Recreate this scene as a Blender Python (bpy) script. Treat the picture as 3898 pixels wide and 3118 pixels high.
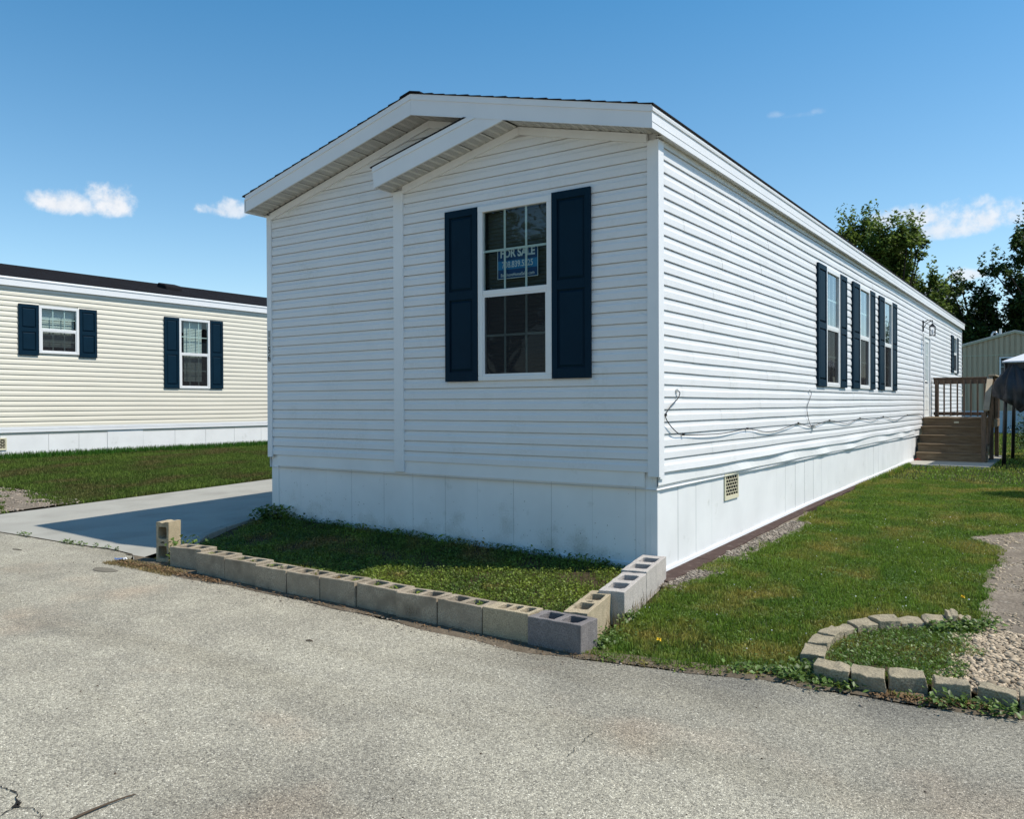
import bpy, bmesh, math, random
import numpy as np
from mathutils import Matrix, Vector
random.seed(7); rng = np.random.default_rng(7)
for o in list(bpy.data.objects): bpy.data.objects.remove(o, do_unlink=True)
S = bpy.context.scene; COL = S.collection

# ------------------------------------------------------------------ camera
R_ = (0.82467295, 0.56559743, -0.00375120); U_ = (-0.00071654, 0.00767683, 0.99997028); F_ = (-0.56560942, 0.82464575, -0.00673615)
CAM = (3.11490915, -6.87615324, 1.58719397)
cd = bpy.data.cameras.new('camera'); cam = bpy.data.objects.new('camera', cd); COL.objects.link(cam)
cam.matrix_world = Matrix(((R_[0], U_[0], -F_[0], CAM[0]), (R_[1], U_[1], -F_[1], CAM[1]), (R_[2], U_[2], -F_[2], CAM[2]), (0, 0, 0, 1)))
cd.sensor_fit = 'HORIZONTAL'; cd.sensor_width = 36; cd.lens = 28.89; cd.clip_start = .05; cd.clip_end = 3000
S.camera = cam

# ------------------------------------------------------------------ world and sun
SUN = Vector((.610, .316, 1.0)).normalized()           # towards the sun
ELEV = math.asin(SUN.z); AZ = math.atan2(SUN.x, SUN.y)  # clockwise from +Y
W = bpy.data.worlds.new('World'); S.world = W; W.use_nodes = True
wt = W.node_tree; wt.nodes.clear()
def wn(t, **k):
    n = wt.nodes.new(t)
    for a, b in k.items(): setattr(n, a, b)
    return n
def wl(a, b): wt.links.new(a, b)
def wm(op, a, b=None, c=None):
    n = wn('ShaderNodeMath', operation=op)
    for i, v in enumerate((a, b, c)):
        if v is None: continue
        if isinstance(v, (int, float)): n.inputs[i].default_value = v
        else: wl(v, n.inputs[i])
    return n.outputs[0]
sky = wn('ShaderNodeTexSky', sky_type='NISHITA'); sky.sun_disc = False
sky.sun_elevation = ELEV; sky.sun_rotation = AZ; sky.air_density = 1.0; sky.dust_density = .35; sky.ozone_density = 2.6; sky.altitude = 200
hs = wn('ShaderNodeHueSaturation'); hs.inputs['Value'].default_value = 1.0
hs.inputs['Hue'].default_value = .488; wl(sky.outputs[0], hs.inputs['Color'])
tc = wn('ShaderNodeTexCoord'); DIR = tc.outputs['Generated']
sxz = wn('ShaderNodeSeparateXYZ'); wl(DIR, sxz.inputs[0]); smr = wn('ShaderNodeMapRange'); wl(sxz.outputs[2], smr.inputs[0]); smr.inputs[1].default_value = .06; smr.inputs[2].default_value = .50; smr.inputs[3].default_value = 1.05; smr.inputs[4].default_value = 1.32; wl(smr.outputs[0], hs.inputs['Saturation'])
def wdot(v):
    n = wn('ShaderNodeVectorMath', operation='DOT_PRODUCT'); wl(DIR, n.inputs[0]); n.inputs[1].default_value = v; return n.outputs['Value']
nz = wn('ShaderNodeTexNoise'); nz.inputs['Scale'].default_value = 26; nz.inputs['Detail'].default_value = 7; nz.inputs['Roughness'].default_value = .58
wl(DIR, nz.inputs['Vector'])
nz2 = wn('ShaderNodeTexNoise'); nz2.inputs['Scale'].default_value = 75; nz2.inputs['Detail'].default_value = 6; nz2.inputs['Roughness'].default_value = .6
wl(DIR, nz2.inputs['Vector'])
nsum = wm('ADD', wm('MULTIPLY', wm('SUBTRACT', nz.outputs[0], .5), 3.0), wm('MULTIPLY', wm('SUBTRACT', nz2.outputs[0], .5), 1.5))
def cloud(d, a, b, amount, soft, flat=.55, rough=1.0):
    d = Vector(d).normalized(); r = d.cross(Vector((0, 0, 1))).normalized(); u = r.cross(d)
    f = wm('MAXIMUM', wdot(d), .02)
    x = wm('DIVIDE', wm('DIVIDE', wdot(r), f), a); y = wm('DIVIDE', wm('DIVIDE', wdot(u), f), b)
    # flatter underside: distances below the centre count more
    yb = wm('MULTIPLY', wm('MINIMUM', y, 0.0), 1.0 / flat); yt = wm('MAXIMUM', y, 0.0)
    rr = wm('ADD', wm('MULTIPLY', x, x), wm('ADD', wm('MULTIPLY', yb, yb), wm('MULTIPLY', yt, yt)))
    v = wm('ADD', wm('SUBTRACT', 1.0, rr), wm('MULTIPLY', nsum, rough))
    n = wn('ShaderNodeMapRange', interpolation_type='SMOOTHSTEP'); wl(v, n.inputs[0]); n.inputs[1].default_value = 0; n.inputs[2].default_value = soft
    return wm('MULTIPLY', n.outputs[0], amount), y
CL = [cloud((-.8700, .4560, .2120), .046, .017, .97, 1.0, .75, .8), cloud((-.8500, .4780, .2140), .038, .026, .97, 1.0, .6, .85),
      cloud((-.7863, .5770, .2180), .034, .016, .75, 1.0), cloud((-.2700, .9096, .3160), .013, .0055, .5, 2.2, .8, 1.0), cloud((-.2500, .9150, .3130), .030, .004, .30, 2.6, .9, 1.0),
      cloud((-.2300, .9215, .3150), .011, .0045, .36, 2.2, .8, 1.0),
      cloud((-.1450, .975, .1960), .048, .018, .85, 1.1), cloud((-.1050, .977, .1830), .05, .020, .8, 1.2), cloud((-.0750, .978, .1900), .085, .026, .85, 1.1), cloud((-.0948, .9865, .1333), .02, .010, .8, 1.0),
      cloud((-.1250, .9864, .1150), .025, .012, .7, 1.0), cloud((.55, .75, .33), .10, .030, .9, 1.0), cloud((.30, .85, .24), .09, .026, .85, 1.0),
      cloud((.8, .3, .28), .12, .035, .85, 1.0), cloud((-.2, -.9, .3), .13, .04, .9, 1.0), cloud((.5, -.8, .22), .12, .03, .85, 1.0)]
acc = None; shade = None
for m, y in CL:
    acc = m if acc is None else wm('MAXIMUM', acc, m)
cmix = wn('ShaderNodeMix', data_type='RGBA'); wl(acc, cmix.inputs[0]); wl(hs.outputs[0], cmix.inputs[6])
crp = wn('ShaderNodeMix', data_type='RGBA'); wl(nz2.outputs[0], crp.inputs[0])
crp.inputs[6].default_value = (4.6, 4.8, 5.2, 1); crp.inputs[7].default_value = (6.2, 6.3, 6.45, 1)
wl(crp.outputs[2], cmix.inputs[7])
bg = wn('ShaderNodeBackground'); bg.inputs['Strength'].default_value = .133
wl(cmix.outputs[2], bg.inputs['Color'])
wo = wn('ShaderNodeOutputWorld'); wl(bg.outputs[0], wo.inputs[0])
sl = bpy.data.lights.new('sun', 'SUN'); sl.energy = 4.2; sl.angle = math.radians(.53); sl.color = (1, .94, .84)
so = bpy.data.objects.new('sun', sl); COL.objects.link(so); so.rotation_euler = SUN.to_track_quat('Z', 'Y').to_euler(); so.location = (10, 5, 20)
S.view_settings.view_transform = 'Standard'; S.view_settings.look = 'None'; S.view_settings.exposure = .30; S.view_settings.gamma = 1
S.view_settings.use_curve_mapping = False
S.render.engine = 'CYCLES'; S.cycles.max_bounces = 8; S.cycles.transparent_max_bounces = 12

# ------------------------------------------------------------------ materials
def mat(name, base, rough=.6, spec=.5, var=0, vscale=6, bump=0, bscale=60, var_col=None, stretch=None, island=0, fine=0, fscale=200, metallic=0, patch=None, trans=0):
    m = bpy.data.materials.new(name); m.use_nodes = True; t = m.node_tree; b = t.nodes['Principled BSDF']
    b.inputs['Roughness'].default_value = rough; b.inputs['Specular IOR Level'].default_value = spec; b.inputs['Metallic'].default_value = metallic
    L = t.links.new
    geo = t.nodes.new('ShaderNodeNewGeometry'); vec = geo.outputs['Position']
    if stretch:
        mp = t.nodes.new('ShaderNodeMapping'); mp.inputs['Scale'].default_value = stretch; L(vec, mp.inputs[0]); vec = mp.outputs[0]
    col = None
    def mix(a, bcol, fac):
        n = t.nodes.new('ShaderNodeMix'); n.data_type = 'RGBA'
        if isinstance(a, tuple): n.inputs[6].default_value = (*a, 1)
        else: L(a, n.inputs[6])
        if isinstance(bcol, tuple): n.inputs[7].default_value = (*bcol, 1)
        else: L(bcol, n.inputs[7])
        if isinstance(fac, float): n.inputs[0].default_value = fac
        else: L(fac, n.inputs[0])
        return n.outputs[2]
    def noise(sc, lo, hi, det=5):
        n = t.nodes.new('ShaderNodeTexNoise'); n.inputs['Scale'].default_value = sc; n.inputs['Detail'].default_value = det; L(vec, n.inputs['Vector'])
        r = t.nodes.new('ShaderNodeMapRange'); L(n.outputs[0], r.inputs[0]); r.inputs[1].default_value = lo; r.inputs[2].default_value = hi
        return r.outputs[0]
    col = base
    if var:
        vc = var_col or tuple(c * (1 - var) for c in base)
        col = mix(col, vc, noise(vscale, .35, .68))
    if patch:
        pc, ps, lo, hi = patch; col = mix(col, pc, noise(ps, lo, hi, 4))
    if fine: col = mix(col, tuple(c * (1 - fine) for c in base), noise(fscale, .42, .62, 3))
    if island:
        hv = t.nodes.new('ShaderNodeHueSaturation')
        r = t.nodes.new('ShaderNodeMapRange'); L(geo.outputs['Random Per Island'], r.inputs[0]); r.inputs[3].default_value = 1 - island; r.inputs[4].default_value = 1 + island
        L(r.outputs[0], hv.inputs['Value'])
        if isinstance(col, tuple): hv.inputs['Color'].default_value = (*col, 1)
        else: L(col, hv.inputs['Color'])
        col = hv.outputs[0]
    if isinstance(col, tuple): b.inputs['Base Color'].default_value = (*col, 1)
    else: L(col, b.inputs['Base Color'])
    if bump:
        n = t.nodes.new('ShaderNodeTexNoise'); n.inputs['Scale'].default_value = bscale; n.inputs['Detail'].default_value = 4; L(vec, n.inputs['Vector'])
        bp = t.nodes.new('ShaderNodeBump'); bp.inputs['Strength'].default_value = 1; bp.inputs['Distance'].default_value = bump
        L(n.outputs[0], bp.inputs['Height']); L(bp.outputs[0], b.inputs['Normal'])
    if trans:
        o_ = t.nodes['Material Output']; tr = t.nodes.new('ShaderNodeBsdfTranslucent'); ms = t.nodes.new('ShaderNodeMixShader'); ms.inputs[0].default_value = trans
        if isinstance(col, tuple): tr.inputs[0].default_value = (*col, 1)
        else: L(col, tr.inputs[0])
        L(b.outputs[0], ms.inputs[1]); L(tr.outputs[0], ms.inputs[2]); L(ms.outputs[0], o_.inputs[0])
    return m
M = {}
M['vinyl'] = mat('white_vinyl', (.735, .735, .735), .42, .35, var=.08, vscale=1.3, fine=.03, fscale=40, bump=.0012, bscale=7, patch=((.60, .60, .57), 2.3, .54, .85))
M['trim'] = mat('white_trim', (.76, .765, .77), .45, .35, var=.05, vscale=2)
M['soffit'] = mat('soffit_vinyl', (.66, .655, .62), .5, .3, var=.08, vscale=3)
M['skirt'] = mat('skirt_vinyl', (.80, .80, .79), .45, .3, var=.08, vscale=2.2, patch=((.50, .50, .46), 5, .66, .9))
def mud_mat():
    m = M['skirt'].copy(); m.name = 'mud_splashed_skirting'; t = m.node_tree; b = t.nodes['Principled BSDF']; L = t.links.new
    src = b.inputs['Base Color'].links[0].from_socket; g = t.nodes.new('ShaderNodeNewGeometry'); sp = t.nodes.new('ShaderNodeSeparateXYZ'); L(g.outputs['Position'], sp.inputs[0])
    n1 = t.nodes.new('ShaderNodeTexNoise'); n1.inputs['Scale'].default_value = 3.2; n1.inputs['Detail'].default_value = 6; L(g.outputs['Position'], n1.inputs[0])
    n2 = t.nodes.new('ShaderNodeTexNoise'); n2.inputs['Scale'].default_value = 60; n2.inputs['Detail'].default_value = 3; L(g.outputs['Position'], n2.inputs[0])
    a = t.nodes.new('ShaderNodeMapRange'); L(sp.outputs[2], a.inputs[0]); a.inputs[1].default_value = .62; a.inputs[2].default_value = .02; a.inputs[3].default_value = -.22; a.inputs[4].default_value = .16
    s1 = t.nodes.new('ShaderNodeMath'); s1.operation = 'ADD'; L(n1.outputs[0], s1.inputs[0]); L(a.outputs[0], s1.inputs[1])
    s2 = t.nodes.new('ShaderNodeMath'); s2.operation = 'MULTIPLY_ADD'; L(n2.outputs[0], s2.inputs[0]); s2.inputs[1].default_value = .35; L(s1.outputs[0], s2.inputs[2])
    r = t.nodes.new('ShaderNodeMapRange'); L(s2.outputs[0], r.inputs[0]); r.inputs[1].default_value = .66; r.inputs[2].default_value = .98; r.inputs[4].default_value = .55
    x = t.nodes.new('ShaderNodeMix'); x.data_type = 'RGBA'; L(r.outputs[0], x.inputs[0]); L(src, x.inputs[6]); x.inputs[7].default_value = (.30, .29, .22, 1); L(x.outputs[2], b.inputs['Base Color']); return m
M['skirtmud'] = mud_mat()
M['cream'] = mat('cream_vinyl', (.71, .665, .555), .45, .35, var=.06, vscale=1.1, fine=.03, fscale=30)
M['gaptone'] = mat('sheathing', (.12, .12, .12), .8)
M['navy'] = mat('navy_shutter', (.005, .021, .038), .5, .06, var=.12, vscale=5, bump=.0006, bscale=120)
M['navy2'] = M['navy']
M['frame'] = mat('window_frame', (.74, .74, .73), .35, .4)
M['muntin'] = mat('muntin', (.62, .68, .66), .5, .3)
M['interior'] = mat('dark_interior', (.035, .035, .037), .9, .1)
M['blind'] = mat('window_blind', (.30, .30, .28), .7, .1)
M['blindlight'] = mat('white_blind', (.60, .62, .60), .6, .1)
M['blinddark'] = mat('closed_blind', (.085, .09, .085), .7, .1)
M['shingle'] = mat('asphalt_shingle', (.020, .019, .022), .95, .15, var=.35, vscale=3, fine=.5, fscale=150, bump=.004, bscale=120, stretch=(1, .5, 1))
M['tan'] = mat('tan_siding', (.56, .44, .295), .6, .3, var=.12, vscale=2, stretch=(6, 1, .3))
M['tantrim'] = mat('tan_trim', (.50, .47, .34), .6, .3)
M['blueskirt'] = mat('pale_skirting', (.50, .60, .66), .5, .3)
M['galv'] = mat('galvanised_vent', (.55, .55, .53), .35, .5, metallic=.6)
M['black'] = mat('black_metal', (.012, .012, .014), .4, .5)
M['rubber'] = mat('black_cable', (.012, .012, .013), .5, .4)
M['digit'] = mat('black_digit', (.008, .008, .009), .4, .4)
M['plate'] = mat('digit_plate', (.50, .51, .50), .4, .4)
M['ventcream'] = mat('cream_vent', (.66, .61, .44), .5, .3)
M['wood'] = mat('weathered_wood', (.245, .178, .112), .8, .15, var=.5, vscale=3, fine=.35, fscale=60, bump=.003, bscale=50, stretch=(1.2, 6, 8), patch=((.30, .23, .15), 2, .5, .75))
M['woodred'] = mat('rail_wood', (.205, .145, .105), .8, .15, var=.35, vscale=4, fine=.3, fscale=60, stretch=(6, 6, .9), bump=.002, bscale=50)
M['woodlit'] = mat('sunlit_wood', (.46, .39, .29), .8, .15, var=.3, vscale=4, fine=.25, fscale=70)  # paler wood: sunlight on the rail tops is put into the colour
M['block_light'] = mat('pale_concrete', (.46, .385, .285), .92, .1, var=.30, vscale=9, fine=.42, fscale=130, bump=.006, bscale=140, patch=((.16, .125, .09), 6, .48, .72))
M['block_tan'] = mat('tan_concrete', (.52, .43, .29), .92, .1, var=.2, vscale=9, fine=.40, fscale=130, bump=.006, bscale=140, patch=((.22, .185, .13), 7, .56, .74))
M['block_grey'] = mat('grey_concrete', (.27, .245, .235), .92, .1, var=.25, vscale=9, fine=.42, fscale=130, bump=.006, bscale=140, patch=((.13, .12, .115), 7, .54, .74))
M['block_white'] = mat('white_concrete', (.56, .51, .46), .92, .1, var=.15, vscale=9, fine=.36, fscale=130, bump=.006, bscale=140, patch=((.28, .26, .23), 7, .6, .75))
M['stone'] = mat('split_stone', (.40, .34, .235), .92, .1, var=.3, vscale=10, fine=.42, fscale=110, bump=.010, bscale=60, patch=((.17, .155, .12), 9, .56, .76))
M['curb'] = mat('concrete_edging', (.34, .34, .30), .9, .1, var=.25, vscale=8, fine=.25, fscale=120, bump=.004, bscale=90)
M['brown'] = mat('brown_edging', (.075, .048, .040), .85, .15, var=.3, vscale=7, fine=.2, fscale=90, patch=((.15, .12, .10), 10, .55, .75))
M['grass'] = mat('grass_blades', (.165, .245, .028), .5, .3, var=1, vscale=1.3, var_col=(.100, .190, .022), island=.6, patch=((.31, .27, .060), 1.5, .48, .68), trans=.4)
M['grassleft'] = mat('grass_blades_neighbour', (.14, .20, .036), .6, .2, var=1, vscale=.9, var_col=(.055, .115, .016), island=.55, patch=((.150, .135, .045), .9, .48, .66), stretch=(1.5, .8, 1), trans=.4)
M['grasstall'] = mat('tall_grass', (.045, .130, .014), .55, .25, island=.45, trans=.4)
M['drygrass'] = mat('dry_grass', (.21, .16, .07), .8, .1, island=.5)
M['leaf'] = mat('ground_cover_leaf', (.18, .235, .030), .5, .3, var=1, vscale=2.2, var_col=(.070, .125, .020), island=.6, patch=((.28, .18, .055), 1.3, .53, .66), trans=.35)
M['weed'] = mat('weed_leaf', (.120, .190, .040), .45, .35, island=.5, trans=.35)
M['litter'] = mat('dry_leaf', (.17, .105, .055), .85, .1, island=.6)
M['tree'] = mat('maple_leaf', (.125, .180, .036), .5, .3, island=.6, trans=.4)
M['tree2'] = mat('dark_leaf', (.052, .088, .022), .5, .3, island=.6, trans=.35)
M['bark'] = mat('bark', (.045, .036, .028), .9, .1, var=.3, vscale=3)
M['bush'] = mat('bush_leaf', (.035, .085, .014), .5, .3, island=.5)
M['soil'] = mat('soil', (.085, .062, .040), .95, .05, var=.4, vscale=5, fine=.3, fscale=80, bump=.012, bscale=40)
M['dirt'] = mat('dry_dirt', (.20, .16, .115), .95, .05, var=.4, vscale=14, fine=.35, fscale=70, bump=.008, bscale=60, patch=((.10, .08, .055), 5, .5, .7))
M['stain'] = mat('faint_stain', (.215, .195, .155), .95, .05, var=.25, vscale=12, fine=.35, fscale=110)
M['lawnsoil'] = mat('turf_base', (.050, .062, .018), .95, .05, var=1, vscale=2.0, var_col=(.036, .046, .014), fine=.4, fscale=60, bump=.015, bscale=50, patch=((.085, .075, .030), 1.5, .55, .75))
M['grit'] = mat('gravel_dirt', (.27, .225, .175), .95, .05, var=.35, vscale=3, fine=.45, fscale=45, bump=.012, bscale=45, patch=((.40, .36, .30), 5, .55, .75))
M['pebble'] = mat('pebble', (.42, .335, .235), .85, .1, island=.45)
M['pebblegrey'] = mat('grey_pebble', (.25, .215, .175), .85, .1, island=.5)
M['canopy'] = mat('canopy_cloth', (.62, .64, .68), .7, .2)
M['tarp'] = mat('dark_curtain', (.035, .036, .042), .5, .35, var=.3, vscale=4, bump=.006, bscale=14)
M['signblue'] = mat('sign_blue', (.015, .06, .17), .5, .2)
M['signlight'] = mat('sign_light_blue', (.03, .20, .42), .5, .2)
M['signwhite'] = mat('sign_white', (.62, .68, .72), .6, .2)
M['foil'] = mat('foil_wrapper', (.30, .38, .62), .25, .6, metallic=.5)
M['foilwhite'] = mat('white_wrapper', (.8, .8, .82), .4, .4)
M['yellow'] = mat('dandelion', (.75, .48, .02), .7, .2)
M['redtwine'] = mat('red_twine', (.45, .04, .03), .7, .2)
M['twig'] = mat('twig', (.085, .062, .045), .9, .1)
M['tar'] = mat('crack_fill', (.02, .018, .016), .95, .1)
M['white'] = mat('door_paint', (.76, .77, .75), .4, .4)

def concrete_mat():
    m = mat('driveway_concrete', (.395, .38, .33), .9, .15, var=.12, vscale=1.2, fine=.16, fscale=90, bump=.002, bscale=150, patch=((.27, .255, .22), 1.6, .50, .72))
    return m
M['concrete'] = concrete_mat()
M['pebble_dull'] = mat('dull_stone', (.30, .25, .20), .9, .1, island=.4)

def asphalt_mat():
    m = bpy.data.materials.new('aged_asphalt'); m.use_nodes = True; t = m.node_tree; b = t.nodes['Principled BSDF']; L = t.links.new
    b.inputs['Roughness'].default_value = .9; b.inputs['Specular IOR Level'].default_value = .2
    geo = t.nodes.new('ShaderNodeNewGeometry'); P = geo.outputs['Position']
    def vor(sc, feat='F1'):
        n = t.nodes.new('ShaderNodeTexVoronoi'); n.inputs['Scale'].default_value = sc; n.feature = feat; L(P, n.inputs['Vector']); return n
    def noi(sc, det=5, ro=.55):
        n = t.nodes.new('ShaderNodeTexNoise'); n.inputs['Scale'].default_value = sc; n.inputs['Detail'].default_value = det; n.inputs['Roughness'].default_value = ro; L(P, n.inputs['Vector']); return n.outputs[0]
    def ramp(fac, stops):
        r = t.nodes.new('ShaderNodeValToRGB'); L(fac, r.inputs[0]); e = r.color_ramp.elements
        while len(e) < len(stops): e.new(.5)
        for i, (p_, c) in enumerate(stops): e[i].position = p_; e[i].color = (*c, 1)
        return r.outputs[0]
    def mx(a, c, f, mode='MIX'):
        n = t.nodes.new('ShaderNodeMix'); n.data_type = 'RGBA'; n.blend_type = mode
        for i, v in ((6, a), (7, c)):
            if isinstance(v, tuple): n.inputs[i].default_value = (*v, 1)
            else: L(v, n.inputs[i])
        if isinstance(f, (float, int)): n.inputs[0].default_value = f
        else: L(f, n.inputs[0])
        return n.outputs[2]
    v1 = vor(140); sep = t.nodes.new('ShaderNodeSeparateColor'); L(v1.outputs['Color'], sep.inputs[0])
    agg = ramp(sep.outputs[0], [(0, (.085, .080, .068)), (.20, (.25, .238, .205)), (.72, (.385, .362, .298)), (.93, (.50, .475, .40)), (1, (.66, .63, .55))])
    de = vor(140, 'DISTANCE_TO_EDGE')
    gap = ramp(de.outputs['Distance'], [(0, (1, 1, 1)), (.06, (.6, .6, .6)), (.16, (0, 0, 0))])
    gsel = ramp(noi(42, 3), [(.34, (0, 0, 0)), (.54, (1, 1, 1))])
    gm = mx((0, 0, 0), gap, gsel)
    c = mx(agg, (.095, .088, .078), gm)
    c = mx(c, (.33, .315, .265), .15); c = mx(c, (1.22, 1.19, 1.13), 1.0, 'MULTIPLY')
    big = ramp(noi(.42, 6), [(.32, (1.12, 1.12, 1.10)), (.48, (1, .995, .98)), (.60, (.84, .835, .83)), (.72, (.70, .70, .715))])
    c = mx(c, big, 1.0, 'MULTIPLY')
    mpg = t.nodes.new('ShaderNodeMapping'); mpg.inputs['Scale'].default_value = (.22, 1.5, 1); mpg.inputs['Rotation'].default_value = (0, 0, .05); L(P, mpg.inputs[0])
    nb = t.nodes.new('ShaderNodeTexNoise'); nb.inputs['Scale'].default_value = 1.3; nb.inputs['Detail'].default_value = 5; L(mpg.outputs[0], nb.inputs['Vector'])
    band = ramp(nb.outputs[0], [(.36, (.88, .87, .85)), (.5, (1, 1, 1)), (.66, (1.06, 1.06, 1.05))]); c = mx(c, band, .85, 'MULTIPLY')
    spx = t.nodes.new('ShaderNodeSeparateXYZ'); L(P, spx.inputs[0])     # darker, less worn tar along the lawn side
    ma = t.nodes.new('ShaderNodeMapRange'); L(spx.outputs[1], ma.inputs[0]); ma.inputs[1].default_value = -3.5; ma.inputs[2].default_value = -2.25
    mb_ = t.nodes.new('ShaderNodeMapRange'); L(spx.outputs[0], mb_.inputs[0]); mb_.inputs[1].default_value = -.4; mb_.inputs[2].default_value = .8
    mm = t.nodes.new('ShaderNodeMath'); mm.operation = 'MULTIPLY'; L(ma.outputs[0], mm.inputs[0]); L(mb_.outputs[0], mm.inputs[1])
    mn = t.nodes.new('ShaderNodeMath'); mn.operation = 'MULTIPLY'; L(mm.outputs[0], mn.inputs[0]); L(ramp(noi(1.6, 6), [(.35, (.1, .1, .1)), (.62, (1, 1, 1))]), mn.inputs[1])
    c = mx(c, mx(c, (.50, .51, .54), 1.0, 'MULTIPLY'), mn.outputs[0])
    pink = ramp(noi(.8, 3), [(.58, (1, 1, 1)), (.74, (1.06, .93, .87))])
    c = mx(c, pink, .8, 'MULTIPLY')
    mid = ramp(noi(3.2, 5), [(.34, (.86, .86, .86)), (.6, (1.06, 1.06, 1.05))])
    c = mx(c, mid, .8, 'MULTIPLY')
    L(c, b.inputs['Base Color'])
    bp = t.nodes.new('ShaderNodeBump'); bp.inputs['Distance'].default_value = .005; bp.inputs['Strength'].default_value = .9
    ad = t.nodes.new('ShaderNodeMath'); ad.operation = 'ADD'; L(de.outputs['Distance'], ad.inputs[0]); L(noi(110, 2), ad.inputs[1]); L(ad.outputs[0], bp.inputs['Height'])
    L(bp.outputs[0], b.inputs['Normal'])
    return m
M['asphalt'] = asphalt_mat()

def glass_mat(name, tint, boost):
    m = bpy.data.materials.new(name); m.use_nodes = True; t = m.node_tree; t.nodes.clear(); L = t.links.new
    o = t.nodes.new('ShaderNodeOutputMaterial'); mx = t.nodes.new('ShaderNodeMixShader'); tr = t.nodes.new('ShaderNodeBsdfTransparent'); gl = t.nodes.new('ShaderNodeBsdfGlossy')
    tr.inputs[0].default_value = (*tint, 1); gl.inputs['Roughness'].default_value = .015; gl.inputs[0].default_value = (.95, .97, 1, 1)
    g0 = t.nodes.new('ShaderNodeNewGeometry'); dt = t.nodes.new('ShaderNodeVectorMath'); dt.operation = 'DOT_PRODUCT'; L(g0.outputs['Incoming'], dt.inputs[0]); L(g0.outputs['Normal'], dt.inputs[1])
    def mth(op, a, b_=None):
        n = t.nodes.new('ShaderNodeMath'); n.operation = op
        for i_, v_ in enumerate((a, b_)):
            if v_ is None: continue
            if isinstance(v_, (int, float)): n.inputs[i_].default_value = v_
            else: L(v_, n.inputs[i_])
        return n.outputs[0]
    sch = mth('ADD', mth('MULTIPLY', mth('POWER', mth('SUBTRACT', 1.0, mth('ABSOLUTE', dt.outputs['Value'])), 5.0), .96), .04)
    mu = t.nodes.new('ShaderNodeMath'); mu.operation = 'MULTIPLY'; mu.use_clamp = True; L(sch, mu.inputs[0]); mu.inputs[1].default_value = boost
    nz = t.nodes.new('ShaderNodeTexNoise'); nz.inputs['Scale'].default_value = 2.2; nz.inputs['Detail'].default_value = 1
    bp = t.nodes.new('ShaderNodeBump'); bp.inputs['Distance'].default_value = .006; bp.inputs['Strength'].default_value = .6
    g = t.nodes.new('ShaderNodeNewGeometry'); L(g.outputs['Position'], nz.inputs[0]); L(nz.outputs[0], bp.inputs['Height']); L(bp.outputs[0], gl.inputs['Normal'])
    L(mu.outputs[0], mx.inputs[0]); L(tr.outputs[0], mx.inputs[1]); L(gl.outputs[0], mx.inputs[2]); L(mx.outputs[0], o.inputs[0])
    return m
M['glass'] = glass_mat('window_glass', (.72, .80, .78), 1.4)
M['lampglass'] = glass_mat('lamp_glass', (.97, .97, .97), 1.0)
def screen_mat():
    m = bpy.data.materials.new('insect_mesh'); m.use_nodes = True; t = m.node_tree; t.nodes.clear(); L = t.links.new
    o = t.nodes.new('ShaderNodeOutputMaterial'); mx = t.nodes.new('ShaderNodeMixShader'); tr = t.nodes.new('ShaderNodeBsdfTransparent'); d = t.nodes.new('ShaderNodeBsdfDiffuse')
    d.inputs[0].default_value = (.03, .03, .032, 1); mx.inputs[0].default_value = .62
    L(tr.outputs[0], mx.inputs[1]); L(d.outputs[0], mx.inputs[2]); L(mx.outputs[0], o.inputs[0]); return m
M['screen'] = screen_mat()

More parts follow.
